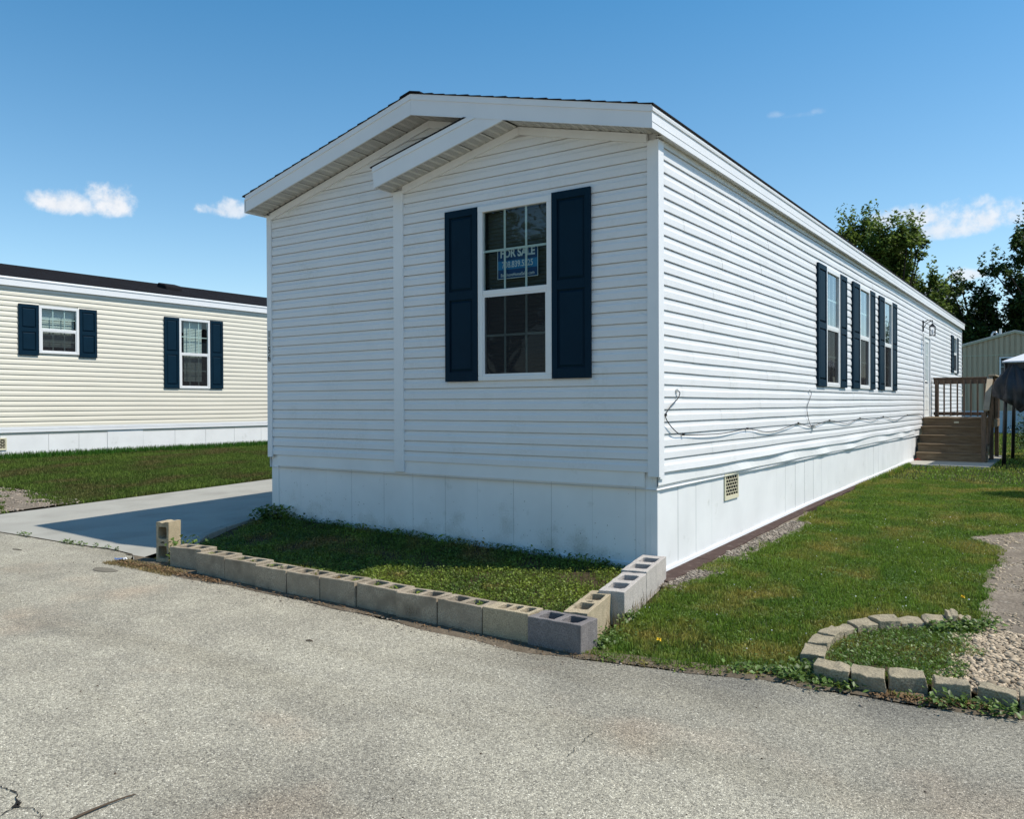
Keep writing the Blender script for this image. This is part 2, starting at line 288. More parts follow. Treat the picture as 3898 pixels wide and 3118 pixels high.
# ------------------------------------------------------------------ object helpers
WM = {}
def place(o, parent=None, mw=None):
    mw = mw or Matrix.Identity(4)
    if parent is not None:
        o.parent = parent; o.matrix_parent_inverse = WM[parent.name].inverted()
    o.matrix_basis = mw; WM[o.name] = mw.copy(); return o
def tag(o, label=None, cat=None, group=None, kind=None, category=None):
    cat = cat or category
    if label: o['label'] = label
    if cat: o['category'] = cat
    if group: o['group'] = group
    if kind: o['kind'] = kind
    return o
def thing(name, loc, label, cat, group=None):
    o = bpy.data.objects.new(name, None); COL.objects.link(o); o.empty_display_size = .2
    place(o, None, Matrix.Translation(loc)); return tag(o, label, cat, group)
class MB:
    def __init__(s): s.v = []; s.f = []
    def add(s, vs, fs):
        n = len(s.v); s.v += [tuple(p) for p in vs]; s.f += [tuple(n + i for i in f) for f in fs]; return s
    def hexa(s, p):   # 8 points: bottom 4 ccw, top 4 ccw
        return s.add(p, [(3, 2, 1, 0), (4, 5, 6, 7), (0, 1, 5, 4), (1, 2, 6, 5), (2, 3, 7, 6), (3, 0, 4, 7)])
    def box(s, x0, x1, y0, y1, z0, z1):
        return s.hexa([(x0, y0, z0), (x1, y0, z0), (x1, y1, z0), (x0, y1, z0), (x0, y0, z1), (x1, y0, z1), (x1, y1, z1), (x0, y1, z1)])
    def fbox(s, fm, s0, s1, d0, d1, z0, z1):
        return s.hexa([fm(s0, d0, z0), fm(s1, d0, z0), fm(s1, d1, z0), fm(s0, d1, z0), fm(s0, d0, z1), fm(s1, d0, z1), fm(s1, d1, z1), fm(s0, d1, z1)])
    def prism(s, poly, fa, a, b):   # poly of 2D points, fa(p, t) -> 3D
        n = len(poly); vs = [fa(p, a) for p in poly] + [fa(p, b) for p in poly]
        return s.add(vs, [tuple(range(n))[::-1], tuple(range(n, 2 * n))] + [(i, (i + 1) % n, n + (i + 1) % n, n + i) for i in range(n)])
    def bar(s, a, b, w, h, up=(0, 0, 1)):
        a = Vector(a); b = Vector(b); d = (b - a).normalized(); r = d.cross(Vector(up)).normalized() * w / 2; u = r.cross(d).normalized() * h / 2
        return s.hexa([a - r - u, a + r - u, b + r - u, b - r - u, a - r + u, a + r + u, b + r + u, b - r + u])
    def tube(s, pts, rad, n=6):
        pts = [Vector(p) for p in pts]; rings = []
        for i, p in enumerate(pts):
            d = (pts[min(i + 1, len(pts) - 1)] - pts[max(i - 1, 0)]).normalized()
            a = d.orthogonal().normalized() if i == 0 else (pa - d * pa.dot(d)).normalized()
            pa = a; bb = d.cross(a); r = rad[i] if isinstance(rad, (list, tuple)) else rad
            rings.append([p + (a * math.cos(k * 2 * math.pi / n) + bb * math.sin(k * 2 * math.pi / n)) * r for k in range(n)])
        vs = [q for rg in rings for q in rg]; fs = []
        for i in range(len(pts) - 1):
            for k in range(n): fs.append((i * n + k, i * n + (k + 1) % n, (i + 1) * n + (k + 1) % n, (i + 1) * n + k))
        fs += [tuple(range(n))[::-1], tuple((len(pts) - 1) * n + k for k in range(n))]
        return s.add(vs, fs)
    def build(s, name, m, parent=None, smooth=False, bevel=0, fix=True, **tags):
        me = bpy.data.meshes.new(name); me.from_pydata(s.v, [], s.f)
        if fix or bevel:
            bm = bmesh.new(); bm.from_mesh(me); bmesh.ops.recalc_face_normals(bm, faces=bm.faces)
            if bevel: bmesh.ops.bevel(bm, geom=[e for e in bm.edges if e.calc_face_angle(0) > .3], offset=bevel, segments=1, affect='EDGES', clamp_overlap=True)
            bm.to_mesh(me); bm.free()
        me.materials.append(m if not isinstance(m, str) else M[m])
        if smooth: me.polygons.foreach_set('use_smooth', [True] * len(me.polygons))
        o = bpy.data.objects.new(name, me); COL.objects.link(o); place(o, parent); tag(o, **tags); return o
def np_obj(name, V, F, m, parent=None, **tags):
    V = np.asarray(V, dtype=np.float32); F = np.asarray(F, dtype=np.int32); k = F.shape[1]
    me = bpy.data.meshes.new(name); me.vertices.add(len(V)); me.vertices.foreach_set('co', V.ravel())
    me.loops.add(F.size); me.loops.foreach_set('vertex_index', F.ravel()); me.polygons.add(len(F))
    me.polygons.foreach_set('loop_start', np.arange(0, F.size, k, dtype=np.int32)); me.polygons.foreach_set('loop_total', np.full(len(F), k, dtype=np.int32))
    me.update(calc_edges=True); me.materials.append(M[m] if isinstance(m, str) else m)
    o = bpy.data.objects.new(name, me); COL.objects.link(o); place(o, parent); tag(o, **tags); return o
def copy_child(src, parent, mw):
    c = src.copy(); COL.objects.link(c); place(c, parent, mw); return c

# ------------------------------------------------------------------ terrain
def interp(x, a, b): return np.interp(x, a, b)
def road_z(x): return interp(x, [-14, -8, -4.2, .15], [.0, .018, .052, 0])
def gz(x, y):
    x = np.asarray(x, float); y = np.asarray(y, float)
    rz = road_z(x)
    side = interp(y, [-2.2, 0, 2, 5.3, 9.2, 14.3, 34, 80], [0, 0, .045, .115, .16, .222, .27, .5])
    t = np.clip((y + 2.1) / 2.1, 0, 1)
    wb = interp(x, [-5.6, -5.34, -2, -.5, 0], [.06, .165, .09, .06, .0])
    bed = rz * (1 - t) + (rz * .6) * (t - t ** 2.4) + wb * t ** 2.4
    drive = rz + .028 * np.clip(y + 2.1, 0, 40)
    back = .13 + .0 * x
    z = np.where(x > -.02, side, np.where(x > -5.6, bed + np.clip(y, 0, 40) * .008, drive))
    left = np.clip((-9.5 - x) / 6.4, 0, 1); left = left * left * (3 - 2 * left) * .6 + left * .4
    z = np.where(x < -9.5, drive * (1 - left) + .44 * left * np.clip((y + 3.0) / 2.5, 0, 1), z)
    z = np.where(y < -2.15, rz, z)
    return z
def sheet(name, xs, ys, off, m, inside=None, **tags):
    xs = np.asarray(xs); ys = np.asarray(ys); X, Y = np.meshgrid(xs, ys); Z = gz(X, Y) + off
    V = np.stack([X, Y, Z], -1).reshape(-1, 3); nx = len(xs); F = []
    for j in range(len(ys) - 1):
        for i in range(nx - 1):
            if inside is None or inside((xs[i] + xs[i + 1]) / 2, (ys[j] + ys[j + 1]) / 2):
                F.append((j * nx + i, j * nx + i + 1, (j + 1) * nx + i + 1, (j + 1) * nx + i))
    return np_obj(name, V, F, m, **tags)
def strip_sheet(name, left, right, m, off, n=24, ramp=False, **tags):
    """surface between two polylines of equal length"""
    V = []; F = []
    for i, (a, b) in enumerate(zip(left, right)):
        for k in range(n + 1):
            t = k / n; x = a[0] * (1 - t) + b[0] * t; y = a[1] * (1 - t) + b[1] * t
            V.append((x, y, float(gz(x, y)) + (off if k or not ramp else .0006)))
    for i in range(len(left) - 1):
        for k in range(n):
            F.append((i * (n + 1) + k, i * (n + 1) + k + 1, (i + 1) * (n + 1) + k + 1, (i + 1) * (n + 1) + k))
    return np_obj(name, V, F, m, **tags)
def jag(a, b, n, amp, seed):
    r = random.Random(seed); out = []
    for i in range(n + 1):
        t = i / n; out.append((a[0] + (b[0] - a[0]) * t + r.uniform(-amp, amp), a[1] + (b[1] - a[1]) * t + r.uniform(-amp, amp)))
    return out
gx = np.unique(np.concatenate([np.linspace(-400, -60, 18), np.linspace(-60, -16, 23), np.linspace(-16, -9.5, 40), [-9.49], np.linspace(-9.4, -5.7, 12), [-5.61, -5.59], np.linspace(-5.5, 0, 34), [-.03, -.01], np.linspace(.1, 8, 40), np.linspace(8.5, 60, 28), np.linspace(60, 400, 18)]))
gy = np.unique(np.concatenate([np.linspace(-300, -20, 15), np.linspace(-18, -2.4, 12), np.linspace(-2.2, 4, 50), np.linspace(4.2, 40, 60), np.linspace(42, 600, 30)]))
sheet('ground', gx, gy, -.045, 'lawnsoil', kind='structure', label='grassy ground running back between and behind the homes')
# road edge as a polyline (x, y)
EDGE = [(-60, -2.05), (-12, -2.1), (-8.8, -2.12), (-7.856, -2.09), (-6.956, -2.085), (-6.094, -2.105), (-5.442, -2.06), (-4.9, -2.12), (-4.4, -2.42), (-3.5, -2.43), (-2.5, -2.42), (-1.4, -2.44), (-.4, -2.45), (.15, -2.47), (.608, -2.42), (1.0, -2.34), (1.352, -2.27), (1.614, -2.135), (1.835, -2.18), (2.1, -2.15), (2.45, -2.13), (2.75, -2.05), (3.2, -2.0), (5, -1.95), (60, -1.9)]
def edge_y(x): return float(np.interp(x, [e[0] for e in EDGE], [e[1] for e in EDGE]))
xs = sorted(set([-60, -40, -25, -15] + [round(-12 + i * .1, 3) for i in range(181)] + [8, 15, 30, 60]))
r = random.Random(3); top = []
for x in xs:
    j = 0 if x < -4.8 else .018
    top.append((x, edge_y(x) + r.uniform(-j, j)))
V = []; F = []; rows = [0, .05, .2, .6, 1.5, 4, 12, 40]
for i, (x, y) in enumerate(top):
    for k, d in enumerate(rows): V.append((x, y - d, float(road_z(x)) - (.006 if k == 0 and x > -4.8 else 0)))
n = len(rows)
for i in range(len(top) - 1):
    for k in range(n - 1): F.append((i * n + k, i * n + k + 1, (i + 1) * n + k + 1, (i + 1) * n + k))
np_obj('road', V, F, 'asphalt', kind='structure', label='pale worn asphalt street with coarse stone speckle')

# driveway slab: its front edge meets the road at y about -2.08
L_ = [(-9.62, -2.10)] + [(-9.5 + .03 * math.sin(y), y) for y in np.linspace(-1.9, 26, 40)]
Rr = [(-4.55, -2.10)] + [(-4.75 - .0 + (-5.62 + 4.75) * min(1, max(0, (y + 1.9) / 1.9)), y) for y in np.linspace(-1.9, 26, 40)]
Lf = [(p[0], p[1]) for p in L_]; Rf = [(p[0], p[1]) for p in Rr]
Lf[0] = (-9.75, edge_y(-9.6) + .012); 
V = []; F = []; n = 28
for i, (a, b) in enumerate(zip(Lf, Rf)):
    for k in range(n + 1):
        t = k / n; x = a[0] * (1 - t) + b[0] * t; y = a[1] if i else edge_y(x) + .014
        xx = min(x, -5.62) if y > -.2 else x
        V.append((x, y, float(road_z(x)) + .028 * max(0, y + 2.1) + .006))
for i in range(len(Lf) - 1):
    for k in range(n): F.append((i * (n + 1) + k, i * (n + 1) + k + 1, (i + 1) * (n + 1) + k + 1, (i + 1) * (n + 1) + k))
np_obj('driveway', V, F, 'concrete', kind='structure', label='smooth pale concrete driveway between the two homes')

# bed, soil strip
def lineseg(x, a, b): return a[1] + (b[1] - a[1]) * (x - a[0]) / (b[0] - a[0])
BL = [(-4.05, -2.2), (-4.95, -1.36), (-5.22, -.75), (-5.5, -.1)]   # left border of the bed
def bed_left(y): return float(np.interp(y, [p[1] for p in BL], [p[0] for p in BL]))
def bed_right(y): return float(np.interp(y, [-2.3, -2.1, -1.45, -.75, 0], [.30, .29, .13, .03, -.12]))
ys = np.linspace(-2.3, .06, 22)
strip_sheet('garden_bed_soil', [(bed_left(y), y) for y in ys], [(bed_right(y) + .1, y) for y in ys], M['soil'], .004, 40, kind='structure', label='dark soil of the planting bed under the front wall')
ys2 = [(x, -2.28) for x in np.linspace(-4.98, .66, 420)]
rr = random.Random(5)
strip_sheet('soil_strip', [(x, edge_y(x) + .03 - (.030 + .055 * max(0, math.sin(x * 1.9 + 2)) + .02 * math.sin(x * 7) + rr.uniform(0, .012))) for x, _ in ys2], [(x, -2.15) for x, _ in ys2], M['dirt'], .009, 8, ramp=True, kind='structure', label='strip of dirt where the concrete blocks meet the street')
ys2 = [(x, 0) for x in np.linspace(.55, 3.4, 300)]
strip_sheet('soil_strip', [(x, edge_y(x) - max(0, .012 + .035 * math.sin(x * 5) + .02 * math.sin(x * 17) + rr.uniform(0, .012))) for x, _ in ys2], [(x, edge_y(x) + .16) for x, _ in ys2], M['dirt'], .010, 8, ramp=True, kind='structure', label='crumbled dirt edge between the lawn and the street')
# gravel parking at right
DE = [(2.82, -1.2), (2.69, -.425), (2.6, -.05), (2.577, .312), (2.548, .935), (2.50, 1.6), (2.57, 2.3), (2.50, 2.95), (2.19, 3.55), (2.62, 4.1), (2.9, 4.5)]
def drive_x(y): return float(np.interp(y, [p[1] for p in DE], [p[0] for p in DE]))
ys3 = np.linspace(-1.9, 4.5, 70); rr = random.Random(9)
strip_sheet('gravel_drive', [(drive_x(y) - .05 + rr.uniform(-.03, .03) if y > -1.2 else 2.82, y) for y in ys3], [(7.5, y) for y in ys3], M['grit'], .014, 30, kind='structure', label='dusty gravel parking patch right of the lawn')
strip_sheet('gravel_verge', [(-12.6, y) for y in np.linspace(-2.05, -.3, 9)], [(-9.66 - rr.uniform(0, .05), y) for y in np.linspace(-2.05, -.3, 9)], M['grit'], .012, 10, kind='structure', label='bare gravelly dirt at the corner of the left driveway')
strip_sheet('gravel_strip', [(.02, y) for y in np.linspace(-.3, 4.6, 30)], [(.30 + .10 * math.sin(y * 2.3) + (.05 if 2.2 < y < 3.6 else 0), y) for y in np.linspace(-.3, 4.6, 30)], M['grit'], .004, 4, kind='structure', label='gravel strip beside the brown edging along the white home')
mb = MB(); mb.box(-.02, 1.62, 12.95, 17.4, .17, .228); mb.build('concrete_pad', 'concrete', kind='structure', label='concrete pad under the wooden steps')

# ------------------------------------------------------------------ the white home
c = .1143; ZB = .9563; WX = -5.34; LEN = 23.84
home = thing('mobile_home', (0, 0, 0), 'white vinyl-sided mobile home with navy shutters and a gabled front beside the concrete driveway', 'house')
fF = lambda s, d, z: (s, -d, z)          # front wall, outward -y
fS = lambda s, d, z: (d, s, z)           # side wall, outward +x
def main_in(x):  # underside line of soffit at the wall, main gable
    return 4.658 - .2525 * abs(x + 2.66)
def bay_in(x): return min(4.366 - .232 * (-1.49 - x), 4.366 - .24 * (x + 1.49)) if True else 0
PROF = [(.000, -.004), (.0005, .0128), (.004, .0145), (.060, .0130), (.073, .0075), (.081, .0048), (c - .0065, .0030), (c - .006, -.0105), (c + .004, -.0105)]
def board(fm, zb, rng_, m, parent, wob=None, step=.75, name='siding_board', prof=PROF):
    """one siding course; rng_(z) gives a list of (s0, s1) at height z, piece by piece"""
    mbb = MB()
    P0 = rng_(zb + .02)
    for pi in range(len(P0)):
        s0, s1 = P0[pi]; n = max(1, int((s1 - s0) / step)); vs = []
        for i in range(n + 1):
            t = i / n
            for dz, d in prof:
                z = zb + dz; a, b = rng_(z)[pi] if pi < len(rng_(z)) else P0[pi]
                s = a + (b - a) * t; w, wd = wob(s, z) if wob else (0, 0)
                vs.append(fm(s, d + wd, z + w))
        k = len(prof); fs = []
        for i in range(n):
            for j in range(k - 1): fs.append((i * k + j, i * k + j + 1, (i + 1) * k + j + 1, (i + 1) * k + j))
        mbb.add(vs, fs)
    if mbb.v: return mbb.build(name, m, parent, fix=False)
# openings
FW = (-2.004, -1.102, 1.828, 3.63)
SW = [(5.965, 6.83, 1.83, 3.625), (8.27, 9.13, 1.83, 3.625), (10.50, 11.33, 1.83, 3.625), (21.60, 22.38, 2.50, 3.62)]
DOOR = (15.62, 16.76, 1.215, 3.30)
def cut(segs, z, holes):
    for (a, b, z0, z1) in holes:
        if z0 - .004 < z < z1 + .004:
            out = []
            for s0, s1 in segs:
                if b <= s0 or a >= s1: out.append((s0, s1))
                else:
                    if a > s0: out.append((s0, a))
                    if b < s1: out.append((b, s1))
            segs = out
    return segs
# front boards
for k in range(33):
    zb = ZB + k * c
    zt = zb + .07
    def left_rng(z):
        z = min(z, 4.655); h = (4.658 - z) / .2525; a = max(-5.27, -2.66 - h)
        if z < 4.0: b = -3.185
        else:
            b = -3.05 + (z - 4.0) / .225
            b = min(b, -2.66 + h)
        return [(a, max(b, a + .001))]
    if zt < 4.62: board(fF, zb, left_rng, M['vinyl'], home, step=1.0)
    def right_rng(z):
        zz = min(z, 4.36); a = max(-3.052, -1.49 - (4.366 - zz) / .232); b = min(-.086, -1.49 + (4.366 - zz) / .24)
        return [(a, b)]
    if zt < 4.33:
        lo, hi = right_rng(zb)[0]
        inwin = FW[2] - .02 < zb + .05 < FW[3] - .01
        if inwin:
            board(fF, zb, lambda z: [(right_rng(z)[0][0], FW[0] + .01)], M['vinyl'], home, step=1.0)
            board(fF, zb, lambda z: [(FW[1] - .01, right_rng(z)[0][1])], M['vinyl'], home, step=1.0)
        else: board(fF, zb, right_rng, M['vinyl'], home, step=1.0)
# side boards, slightly wavy as old vinyl is
def wob_side(s, z):
    w = .0036 * math.sin(s * .55 + 1.0) + .0022 * math.sin(s * 1.37 + z * 1.3) + .0016 * math.sin(s * 3.3 + z * 7)
    return w, .0012 * math.sin(s * 2.1 + z * 9)
for k in range(1, 27):
    zb = ZB + k * c
    holes = [(a + .01, b - .01, z0, z1) for a, b, z0, z1 in SW if z0 - .02 < zb + .05 < z1 - .01]
    if DOOR[2] - .04 < zb + .05 < DOOR[3] - .01: holes.append((DOOR[0] + .01, DOOR[1] - .01, 0, 9))
    segs = cut([(.086, LEN - .06)], zb + .05, [(a, b, 0, 9) for a, b, _, _ in holes])
    for sg in segs:
        cuts = [q for q in [(k * 1.31) % 3.66 + n_ * 3.66 for n_ in range(7)] if sg[0] + .3 < q < sg[1] - .3] if sg[1] - sg[0] > 1 else []
        ed_ = [sg[0]] + cuts + [sg[1]]
        for n_, (a_, b_) in enumerate(zip(ed_, ed_[1:])):
            board(fS, zb, lambda z, q=(a_, b_): [q], M['vinyl'], home, wob=lambda s_, z_, o_=(n_ % 2) * .0016: (wob_side(s_, z_)[0] - o_ * .6, wob_side(s_, z_)[1] + o_), step=.6)
# lowest course: loose and sagging
def wob_low(s, z):
    b = sum(a * math.exp(-((s - q) / w_) ** 2) for q, a, w_ in ((1.3, .012, 1.3), (3.3, .020, .9), (5.5, .014, .8), (7.9, .022, .7), (11.2, .016, .7), (13.4, .018, .5)))
    low = max(0, 1 - (z - ZB) / .09)
    return wob_side(s, z)[0] - .006 * math.sin(s * 1.1) * low, b * low
board(fS, ZB - .008, lambda z: [(.086, 14.8)], M['vinyl'], home, wob=wob_low, step=.2)
board(fS, ZB, lambda z: [(14.8, LEN - .06)], M['vinyl'], home)
# wall body with openings
def wall_sheet(mbb, fm, s0, s1, z0, zt, holes, d=-.014, extra=()):
    ss = sorted(set([s0, s1] + [h[0] + .012 for h in holes] + [h[1] - .012 for h in holes] + list(extra)))
    zs0 = sorted(set([z0] + [h[2] + .012 for h in holes] + [h[3] - .012 for h in holes]))
    for i in range(len(ss) - 1):
        a, b = ss[i], ss[i + 1]; m_ = (a + b) / 2
        for j in range(len(zs0)):
            za = zs0[j]; last = j == len(zs0) - 1
            zb1, zb2 = (zt(a), zt(b)) if last else (zs0[j + 1],) * 2
            zm = za + .01
            if any(h[0] + .011 < m_ < h[1] - .011 and h[2] + .011 < zm < h[3] - .02 for h in holes): continue
            mbb.add([fm(a, d, za), fm(b, d, za), fm(b, d, zb2), fm(a, d, zb1)], [(0, 1, 2, 3)])
mb = MB()
wall_sheet(mb, fF, WX, 0, .958, lambda x: 4.70 - .2525 * abs(x + 2.66), [FW], extra=[-2.66])
wall_sheet(mb, fS, 0, LEN, .80, lambda y: 4.02, SW + [DOOR])
mb.add([(WX, 0, .8), (WX, LEN, .8), (WX, LEN, 4.02), (WX, 0, 4.02)], [(0, 1, 2, 3)])
mb.add([(WX, LEN, .8), (0, LEN, .8), (0, LEN, 4.03), (-2.66, LEN, 4.70), (WX, LEN, 4.02)], [(0, 1, 2, 3, 4)])
mb.add([(WX, 0, .8), (0, 0, .8), (0, LEN, .8), (WX, LEN, .8)], [(0, 1, 2, 3)])
mb.build('wall', 'vinyl', home, fix=False)
# corner posts
def lpost(s0, s1, z0, z1, name='corner_post', side=None):
    m_ = MB(); m_.fbox(fF, s0, s1, .0, .026, z0, z1); o = m_.build(name, 'trim', home, bevel=.004)
    return o
lpost(-5.352, -5.266, .926, 3.985); lpost(-3.192, -3.048, .833, 3.965)
mb = MB(); mb.hexa([(-.09, -.026, .921), (.022, -.026, .921), (.022, .0, .921), (-.09, 0, .921), (-.09, -.026, 3.968), (.022, -.026, 3.968), (.022, .0, 3.968), (-.09, 0, 3.968)])
mb.box(.0, .022, .0, .088, .90, 3.968); mb.build('corner_post', 'trim', home, fix=False)
mb = MB(); mb.box(.0, .022, LEN - .07, LEN + .0, .88, 3.968); mb.box(-.02, .022, LEN, LEN + .022, .88, 3.968); mb.build('corner_post', 'trim', home)
# J-channel slits by the mid and right posts
# ---------------- skirt
mb = MB(); mb.fbox(fF, -5.20, -.135, -.03, -.0005, .822, .957); mb.fbox(fF, -5.20, -.135, -.004, .002, .822, .832); mb.build('skirt_rail', 'skirt', home)
mb = MB()
for i in range(75):       # rail on the side: bulges between its nails
    pass
sx_ = [.0 + i * .2 for i in range(73)]; vs = []
for s in sx_:
    b = sum(a * math.exp(-((s - q) / w_) ** 2) for q, a, w_ in ((2.3, .018, .35), (4.1, .02, .4), (5.9, .024, .35), (7.7, .026, .35), (10.5, .016, .5), (12.6, .022, .3)))
    w = wob_side(s, .82)[0] * 1.5
    vs += [fS(s, -.02, .965 + w), fS(s, .0, .95 + w), fS(s, .002 + b, .835 + w), fS(s, -.006 + b, .820 + w), fS(s, -.028, .820 + w)]
fs = [(i * 5 + j, i * 5 + j + 1, (i + 1) * 5 + j + 1, (i + 1) * 5 + j) for i in range(len(sx_) - 1) for j in range(4)]
mb.add(vs, fs); mb.build('skirt_rail', 'skirt', home, fix=False)
mb = MB(); mb.fbox(fF, -5.328, -5.203, -.05, -.022, .10, .955); mb.build('skirt_post', 'skirt', home, bevel=.003)
mb = MB(); mb.fbox(fF, -.135, -.018, -.05, -.024, -.04, .955); mb.fbox(fF, -.085, -.07, -.024, -.019, -.04, .955); mb.box(-.05, -.020, .0505, .078, -.04, .925); mb.build('skirt_post', 'skirt', home, bevel=.003)
joints = [-5.203, -4.80, -4.35, -3.92, -3.40, -2.965, -2.50, -2.065, -1.61, -1.155, -.695, -.24, -.137]
for a, b in zip(joints, joints[1:]):
    mb = MB(); vs = []
    z0 = float(gz((a + b) / 2, -.02)) - .06
    gp = .0016 if joints.index(a) in (3, 5, 8, 11) else .0003
    prof = [(a + gp, .0012), (a + gp + .0015, .0026), ((a + b) / 2 - .003, .0022), ((a + b) / 2, .0019), ((a + b) / 2 + .003, .0022), (b - gp - .0015, .0026), (b - gp, .0012)]
    vs = [fF(s, -.034 + d, z) for z in (z0, .824) for s, d in prof]; k = len(prof)
    mb.add(vs, [(j, j + 1, k + j + 1, k + j) for j in range(k - 1)]); mb.build('skirt_panel', 'skirtmud', home, fix=False)
js = [.075, .511, .959, 1.392, 1.851, 2.312, 2.777, 3.23, 3.672, 4.059, 4.52, 4.98, 5.44, 5.9, 6.3, 6.718, 7.18, 7.64, 8.1, 8.56, 9.0, 9.269, 9.75, 10.2, 10.656, 11.1, 11.6, 12.184, 12.7, 13.2, 13.7, 14.2, 14.7]
for i, (a, b) in enumerate(zip(js, js[1:])):
    z0 = float(gz(.02, (a + b) / 2)) - .06; gp = .0035 if i in (9, 16, 25) else .0005
    off = .004 * math.sin(a * 1.3)
    prof = [(a + gp, .0005), (a + gp + .002, .0018), ((a + b) / 2, .004 + .002 * math.sin(a * 3)), (b - gp - .002, .0018), (b - gp, .0005)]
    k = 5; mb = MB(); mb.add([fS(s, -.030 + d + off * (1 if 1 else 0), z) for z in (z0, .824) for s, d in prof], [(j, j + 1, k + j + 1, k + j) for j in range(k - 1)])
    mb.build('skirt_panel', 'skirt', home, fix=False)
mb = MB(); mb.box(-.06, -.034, .08, LEN, .0, .9); mb.box(WX + .06, -.06, .055, .07, -.05, .9); mb.box(WX + .03, WX + .05, .05, LEN, -.05, .9); mb.build('skirt_frame', 'gaptone', home)
mb = MB(); yy = np.linspace(-.01, 14.3, 60); vs = []
for y in yy:
    z = float(gz(.05, y)) + .002 * math.sin(y * 1.7) * min(1, y)
    vs += [(-.028, y, z + .055), (-.010, y, z + .052), (-.004, y, z + .005), (.012, y, z - .03), (-.03, y, z - .05)]
mb.add(vs, [(i * 5 + j, i * 5 + j + 1, (i + 1) * 5 + j + 1, (i + 1) * 5 + j) for i in range(len(yy) - 1) for j in range(4)]); mb.build('ground_trim', 'trim', home, fix=False)
mb = MB(); mb.box(-5.2, -.13, .008, .03, .02, .11)
mb.build('ground_trim', 'trim', home)
# mud specks on the front skirt
mb = MB(); r = random.Random(11)
for i in range(170):
    x = r.choice([r.gauss(-1.1, .55), r.gauss(-4.2, .5), r.uniform(-5, -.2)]); z = float(gz(x, 0)) + abs(r.gauss(.1, .25)); s_ = r.uniform(.002, .0065)
    if not (-5.15 < x < -.2 and z < .8): continue
    mb.box(x, x + s_ * r.uniform(.5, 1), .0305 - .003, .0312, z, z + s_)
mb.build('mud_specks', 'soil', home, kind='stuff')

# skirt vent
def vent(fm, s0, s1, z0, z1, parent, d0=-.03):
    v = MB(); t = .028
    d1 = d0 + .016; v.fbox(fm, s0, s1, d0, d1, z1 - t, z1); v.fbox(fm, s0, s1, d0, d1, z0, z0 + t * 1.6); v.fbox(fm, s0, s0 + t, d0, d1, z0 + t * 1.6, z1 - t); v.fbox(fm, s1 - t, s1, d0, d1, z0 + t * 1.6, z1 - t)
    o = v.build('skirt_vent', 'ventcream', parent)
    v = MB(); v.fbox(fm, s0 + t, s1 - t, d0, d0 + .004, z0 + t, z1 - t); v.build('vent_backing', 'tar', o)
    nrow = 6; zz = [z0 + t * 1.4 + (z1 - z0 - t * 2.4) * i / nrow for i in range(nrow + 1)]
    for i, z in enumerate(zz[1:-1]): w_ = MB(); w_.fbox(fm, s0 + t, s1 - t, d0 + .005, d0 + .012, z - .0028, z + .0028); w_.build('vent_bar', 'ventcream', o)
    for i in range(nrow):
        for k in range(5):
            s = s0 + t + (s1 - s0 - 2 * t) * (k + (.5 if i % 2 else .0) + .25) / 5
            if s > s1 - t - .01: continue
            w_ = MB(); w_.fbox(fm, s - .0032, s + .0032, d0 + .005, d0 + .011, zz[i], zz[i + 1]); w_.build('vent_bar', 'ventcream', o)
    return o
vent(fS, 1.745, 2.18, .53, .815, home, -.0245)

# ---------------- roof
RX, EL, ER = -2.68, -5.43, .07
YF, YB = -.30, 24.02
def top_line(x): return 4.868 - (4.868 - 4.182) * (abs(x - RX) / (ER - RX))
def bot_line(x): return 4.652 - (4.652 - 3.986) * (abs(x - RX) / (ER - RX))
def fpoly(name, pts, y0, y1, m='trim', bevel=0, parent=None):
    v = MB(); v.prism(pts, lambda p, t: (p[0], t, p[1]), y0, y1); return v.build(name, m, parent or home, bevel=bevel)
def fascia(x0, x1, tf, bf, up=.055):
    fpoly('fascia_board', [(x0, bf(x0)), (x1, bf(x1)), (x1, tf(x1) - up), (x0, tf(x0) - up)], YF, YF + .02)
    fpoly('drip_edge', [(x0, tf(x0) - up - .004), (x1, tf(x1) - up - .004), (x1, tf(x1)), (x0, tf(x0))], YF - .009, YF + .02)
    fpoly('fascia_lip', [(x0, bf(x0) - .006), (x1, bf(x1) - .006), (x1, bf(x1) + .010), (x0, bf(x0) + .010)], YF - .004, YF + .0)
fascia(EL + .03, RX - .001, top_line, bot_line); fascia(RX + .001, ER - .0, top_line, bot_line)
# bay gable: left slope only shows below the main one
def bt(x): return 4.182 + .2215 * (x + 3.24)
def bb(x): return 3.958 + .232 * (x + 3.213)
xm = -1.905
fpoly('bay_fascia_board', [(-3.222, bb(-3.222)), (-1.503, bb(-1.503)), (-1.503, bot_line(-1.503) - .0005), (-1.822, bot_line(-1.822) - .0005), (-3.235, bt(-3.235) - .052)], YF + .001, YF + .02)
fpoly('bay_drip_edge', [(-3.238, bt(-3.238) - .052), (-1.824, bot_line(-1.824) - .001), (-1.935, bot_line(-1.935) - .001), (-3.238, bt(-3.238))], YF - .008, YF + .02)
fpoly('bay_eave', [(-3.236, 3.962), (-3.218, 3.962), (-3.225, 4.17), (-3.236, 4.17)], YF + .021, -.018)
fpoly('bay_roof', [(-3.262, bt(-3.262) + .001), (-1.94, bt(-1.94) + .001), (-1.97, bot_line(-1.97) - .001), (-3.262, bt(-3.262) + .012)], YF - .014, -.018, 'shingle')
